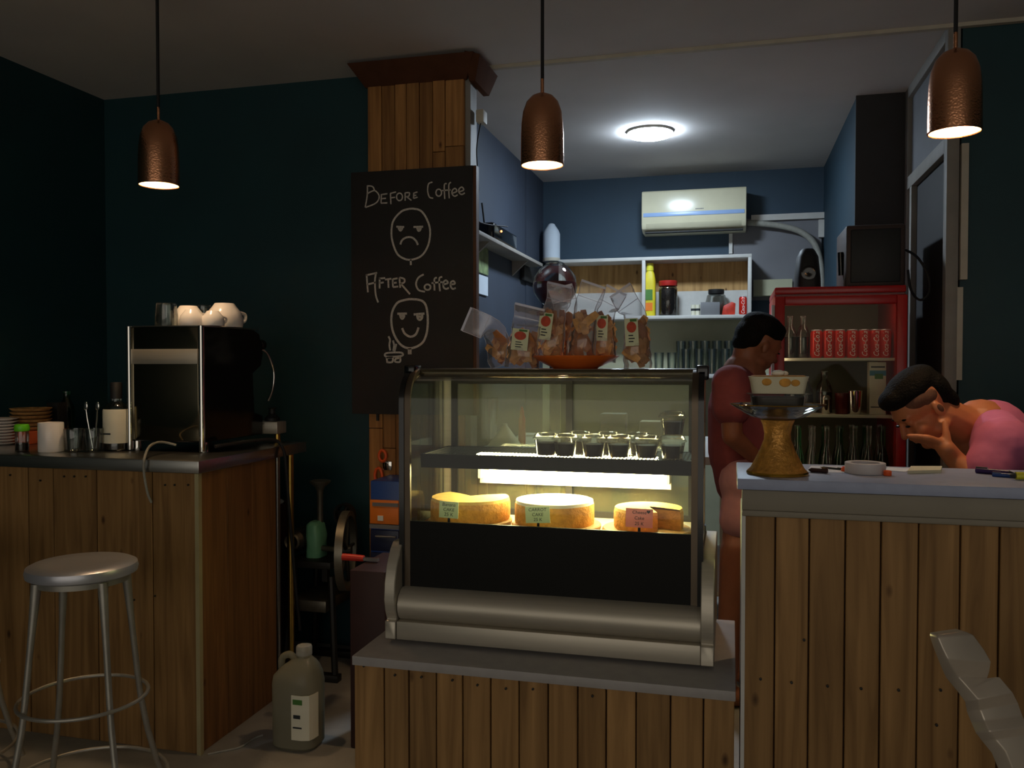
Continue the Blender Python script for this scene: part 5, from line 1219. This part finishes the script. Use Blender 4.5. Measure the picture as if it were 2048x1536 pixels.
# ---- seated / leaning man in pink
D2 = 2.50
c2 = at(1843, 815, d=D2); K2 = .87
P, M = head_frame(c2, -RTd*.75 - ZU*.66 - FH*.10, -RTd*.62 + ZU*.76, K2)
hip = Vector((1.02, 2.86, .86))
m2 = thing('person', (1.02, 2.86, 0), 'man in pink shirt leaning on the bar with hand to his mouth', 'person')
b = MB(); add_head(b, P, M, K2)
nb = at(1962, 858, d=2.54)
b.cap(P(0,-.035,-.055), at(1925, 848, d=2.52), .052, .056); b.cap(at(1925,848,d=2.52), nb, .058, .075)
shN = at(2008, 895, d=2.36); shF = at(1990, 880, d=2.74); chest = at(2030, 930, d=2.56); belly = at(2130, 1010, d=2.66)
b.cap(shN, shF, .07, .07); b.cap(nb, chest, .09, .13); b.cap(chest, belly, .14, .13); b.cap(belly, hip, .13, .14)
elN = at(1962, 972, d=2.33); wrN = at(1908, 917, d=2.385)
b.cap(shN, elN, .052, .04); b.cap(elN, wrN, .038, .027)
# far arm folded on the lower desk
elF = at(2000, 985, d=2.80); b.cap(shF, elF, .052, .04); b.cap(elF, at(1925, 1000, d=2.62), .038, .028)
# near hand: palm, four fingers over the mouth, thumb on the cheek
def h(x, y, dd=0.): return at(x, y, d=2.375 + dd)
b.cap(wrN, h(1893, 899), .027, .026); b.cap(h(1893,899), h(1880,889,.01), .026, .020); b.cap(h(1893,897,.025), h(1882,890,.03), .020, .016)
for f in (((1880,884,.0),(1858,876,-.002),(1838,873,.004),(1817,872,.014)), ((1881,889,.01),(1860,881,.012),(1840,878,.016),(1822,877,.026)),
          ((1883,893,.02),(1866,887,.024),(1850,884,.03),(1838,882,.04)), ((1886,897,.03),(1872,893,.034),(1860,890,.04),(1852,887,.048))):
    q = [h(*v) for v in f]; rr = (.0105,.0098,.0088,.0075)
    for i in range(3): b.cap(q[i], q[i+1], rr[i], rr[i+1], 10)
q = [h(1894,893,.0), h(1893,876,.004), h(1891,860,.010), h(1890,846,.018)]
for i in range(3): b.cap(q[i], q[i+1], (.016,.0125,.0105,.009)[i], (.016,.0125,.0105,.009)[i+1], 10)
for s in (-1, 1):
    hp_ = hip + Vector((.02, s*.09, -.04)); kn = Vector((.98, 2.86 + s*.11, .46)); an = Vector((1.06, 2.86 + s*.12, .07))
    b.cap(hp_, kn, .085, .058); b.cap(kn, an, .055, .038); b.cap(an - Vector((0,0,.025)), an + Vector((-.16, 0, -.04)), .04, .03)
body2 = blob('body', b, 'skin_b', m2, .0045, 4)
hr = MB()
for c_, r_2 in (((0,-.012,.078),(.078,.104,.058)), ((0,.058,.088),(.056,.048,.036)), ((0,-.068,.03),(.077,.052,.078)), ((0,-.082,-.028),(.062,.034,.05))): hr.ell(P(*c_), tuple(v*K2 for v in r_2), M=M, n=20, m=12)
for s in (-1, 1): hr.ell(P(s*.03,.088,.022), (.017,.007,.0045), M=M)
blob('hair', hr, 'hair', m2, .0045, 6)
MB().ell(P(-.0865,-.010,-.012), (.003,.008,.013), M=M).build('ear_shade', 'fade', m2)  # raised dark spot painted as the shade inside the near ear
fade = blob('hair_fade', MB().ell(P(0,.012,.046), (.0775*K2,.066*K2,.044*K2), M=M, n=32, m=18).ell(P(0,-.014,.034), (.079*K2,.066*K2,.048*K2), M=M, n=32, m=18), 'fade', m2, .003, 4)
for s in (-1, 1): MB().ell(P(s*.031,.0925,-.004), (.012,.0045,.0035), M=M).build('eyelid', 'eye_dark', m2)
s_ = MB()
s_.cap(shN, shF, .085, .085); s_.cap(at(1985,868,d=2.55), chest, .105, .148); s_.cap(chest, belly, .158, .15); s_.cap(belly, hip + Vector((0,0,.02)), .148, .155)
s_.cap(shN, shN*.40 + elN*.60, .078, .072); s_.cap(shF, shF*.4 + elF*.6, .078, .07); s_.cap(at(1995,866,d=2.46), shN, .07, .08)
blob('shirt', s_, 'shirt_pink', m2, .008, 4)
t_ = MB()
for s in (-1, 1): t_.cap(hip + Vector((.02, s*.09, -.03)), Vector((.985, 2.86 + s*.11, .50)), .102, .085)
t_.cap(hip + Vector((0,-.08,0)), hip + Vector((0,.08,0)), .135, .135)
blob('shorts', t_, 'shorts_dark', m2, .01, 4)
# ---- standing man in mauve
D1 = 3.32
def j(x, y, dd=0.): return at(x, y, d=D1 + dd)
c1_ = j(1517, 688, .02)
P, M = head_frame(c1_, RTd*.86 - ZU*.40 + FH*.30, RTd*.38 + ZU*.92, .9)
m1 = thing('person', (j(1480,1300).x, j(1480,1300).y, 0), 'man in mauve shirt and pink shorts standing beside the fridge', 'person')
b = MB(); add_head(b, P, M, .9)
nk = j(1487, 748, .02); b.cap(P(0,-.035,-.055), nk, .054, .062)
sN = j(1462, 768, -.13); sF = j(1492, 768, .20); ch = j(1490, 815, .03); wa = j(1487, 905, .03); hp1 = j(1494, 985, .03)
b.cap(sN, sF, .062, .062); b.cap(nk, ch, .085, .125); b.cap(ch, wa, .125, .115); b.cap(wa, hp1, .112, .105)
eN = j(1464, 872, -.16); wN = j(1522, 925, -.10)
b.cap(sN, eN, .048, .038); b.cap(eN, wN, .038, .026)
# hand on the ledge side, slightly curled
hb1 = j(1531, 932, -.09); b.cap(wN, hb1, .025, .027)
for k in range(4):
    a = hb1 + Vector((0,0,.012 - .01*k)); q = [a, j(1544, 934 + 4*k, -.08 + .006*k), j(1552, 941 + 4*k, -.07 + .006*k), j(1552, 948 + 4*k, -.06)]
    for i in range(3): b.cap(q[i], q[i+1], (.0105,.0098,.009,.008)[i], (.0105,.0098,.009,.008)[i+1], 10)
q = [hb1, j(1538, 924, -.10), j(1547, 926, -.10)]
for i in range(2): b.cap(q[i], q[i+1], (.013,.011,.009)[i], (.013,.011,.009)[i+1], 10)
eF = j(1520, 880, .22); b.cap(sF, eF, .048, .038); b.cap(eF, j(1556, 915, .06), .038, .026); b.cap(j(1556,915,.06), j(1566,925,.05), .026, .024)
for kx, dd in ((0, -.10), (34, .12)):
    kn = j(1470 + kx, 1100, dd); an = j(1452 + kx, 1362, dd); an.z = .075
    b.cap(hp1 + (kn-hp1)*.15, kn, .074, .054); b.cap(kn, an, .056, .038); b.cap(an - Vector((0,0,.03)), an + RTd*.15 - Vector((0,0,.045)), .038, .028)
blob('body', b, 'skin_a', m1, .006, 4)
hr = MB()
for c_, r_2 in (((0,-.012,.070),(.085,.104,.066)), ((0,.04,.088),(.062,.05,.036)), ((0,-.062,.025),(.080,.058,.078)), ((0,-.08,-.02),(.06,.034,.045))): hr.ell(P(*c_), tuple(v*.9 for v in r_2), M=M, n=20, m=12)
for s in (-1, 1): hr.ell(P(s*.03,.085,.022), (.018,.007,.0045), M=M)
blob('hair', hr, 'hair', m1, .006, 2)
for s in (-1, 1): MB().ell(P(s*.03,.0905,-.002), (.012,.0045,.0035), M=M).build('eyelid', 'eye_dark', m1)
s_ = MB(); s_.cap(sN, sF, .074, .074); s_.cap(j(1487,764,.02), ch, .088, .142); s_.cap(ch, wa, .145, .138); s_.cap(wa, j(1492,962,.03), .130, .122)
s_.cap(sN, sN*.55 + eN*.45, .072, .075); s_.cap(sF, sF*.5 + eF*.5, .072, .07)
blob('shirt', s_, 'shirt_mauve', m1, .009, 4)
t_ = MB(); t_.cap(j(1496,965,-.05), j(1496,965,.1), .112, .112)
for kx, dd in ((0, -.08), (34, .11)): t_.cap(j(1492 + kx*.5, 985, dd*.7), j(1480 + kx, 1040, dd), .088, .08)
blob('shorts', t_, 'shorts_pink', m1, .01, 4)
# ================================================================ WAVY METAL CHAIR
CD = 1.18
rows = [((376,200),(640,160)),((380,225),(740,200)),((425,330),(850,350)),((480,440),(918,470)),((540,560),(905,560)),((580,620),(880,640)),((700,745),(1000,620)),((790,850),(1140,780)),
        ((805,950),(1190,880)),((850,1060),(1235,1010)),((900,1170),(1290,1120)),((960,1250),(1340,1190)),((1060,1370),(1420,1300)),((1130,1540),(1500,1480)),((1200,1720),(1580,1650)),((1250,1950),(1640,1880)),((1280,2300),(1680,2200))]
wob = [.0,-.004,-.006,-.010,-.002,.006,.0,-.012,.008,.004,-.010,.0,-.006,-.004,-.006,.0,0]
ch_ = thing('metal_chair', (at(2100,1536,d=1.2).x, at(2100,1536,d=1.2).y, 0), 'silver wavy sculpted metal chair at the right frame edge', 'chair')
def cc(p, d): return at(1800 + p[0]/5.02, 1230 + p[1]/5.02, d=d)
def chair_post(dx, nm):
    mb = MB(); vs = []
    for i, ((l, r_), w) in enumerate(zip(rows, wob)):
        a, c_ = cc(l, CD + w), cc(r_, CD + w + .01)
        g_ = min(1, .2 + i*.12); off = FH*.018 - (RTd*.010 + ZU*.010)*g_
        for p in (a, c_, c_ + off, a + off): vs.append(p + dx)
    fs = [(0,1,2,3)]; n = len(rows)
    for i in range(n-1):
        for k in range(4): fs.append((i*4+k, (i+1)*4+k, (i+1)*4+(k+1)%4, i*4+(k+1)%4))
    fs.append(((n-1)*4+3,(n-1)*4+2,(n-1)*4+1,(n-1)*4)); return mb.add(vs, fs).build(nm, 'silver_chair', ch_, .005, seg=3)
chair_post(Vector((0,0,0)), 'back_post'); chair_post(RTd*.30, 'back_post')
lp = cc(rows[-1][0], CD); zs = lp.z + .02
sx_, sy_ = lp.x, lp.y
def C3(a, b_, z): v = Vector((sx_, sy_, 0)) + RTd*a + FH*b_; return (v.x, v.y, z)
MB().hexa([C3(-.02,-.36,zs-.03),C3(.40,-.36,zs-.03),C3(.40,.06,zs-.03),C3(-.02,.06,zs-.03),C3(-.02,-.36,zs),C3(.40,-.36,zs),C3(.40,.06,zs),C3(-.02,.06,zs)]).build('seat', 'silver_chair', ch_, .008)
for a in (.0, .38):
    for b_ in (-.33, .03): MB().tube([C3(a,b_,0), C3(a,b_,zs-.02)], [.011,.015], 10).build('leg', 'silver_chair', ch_)
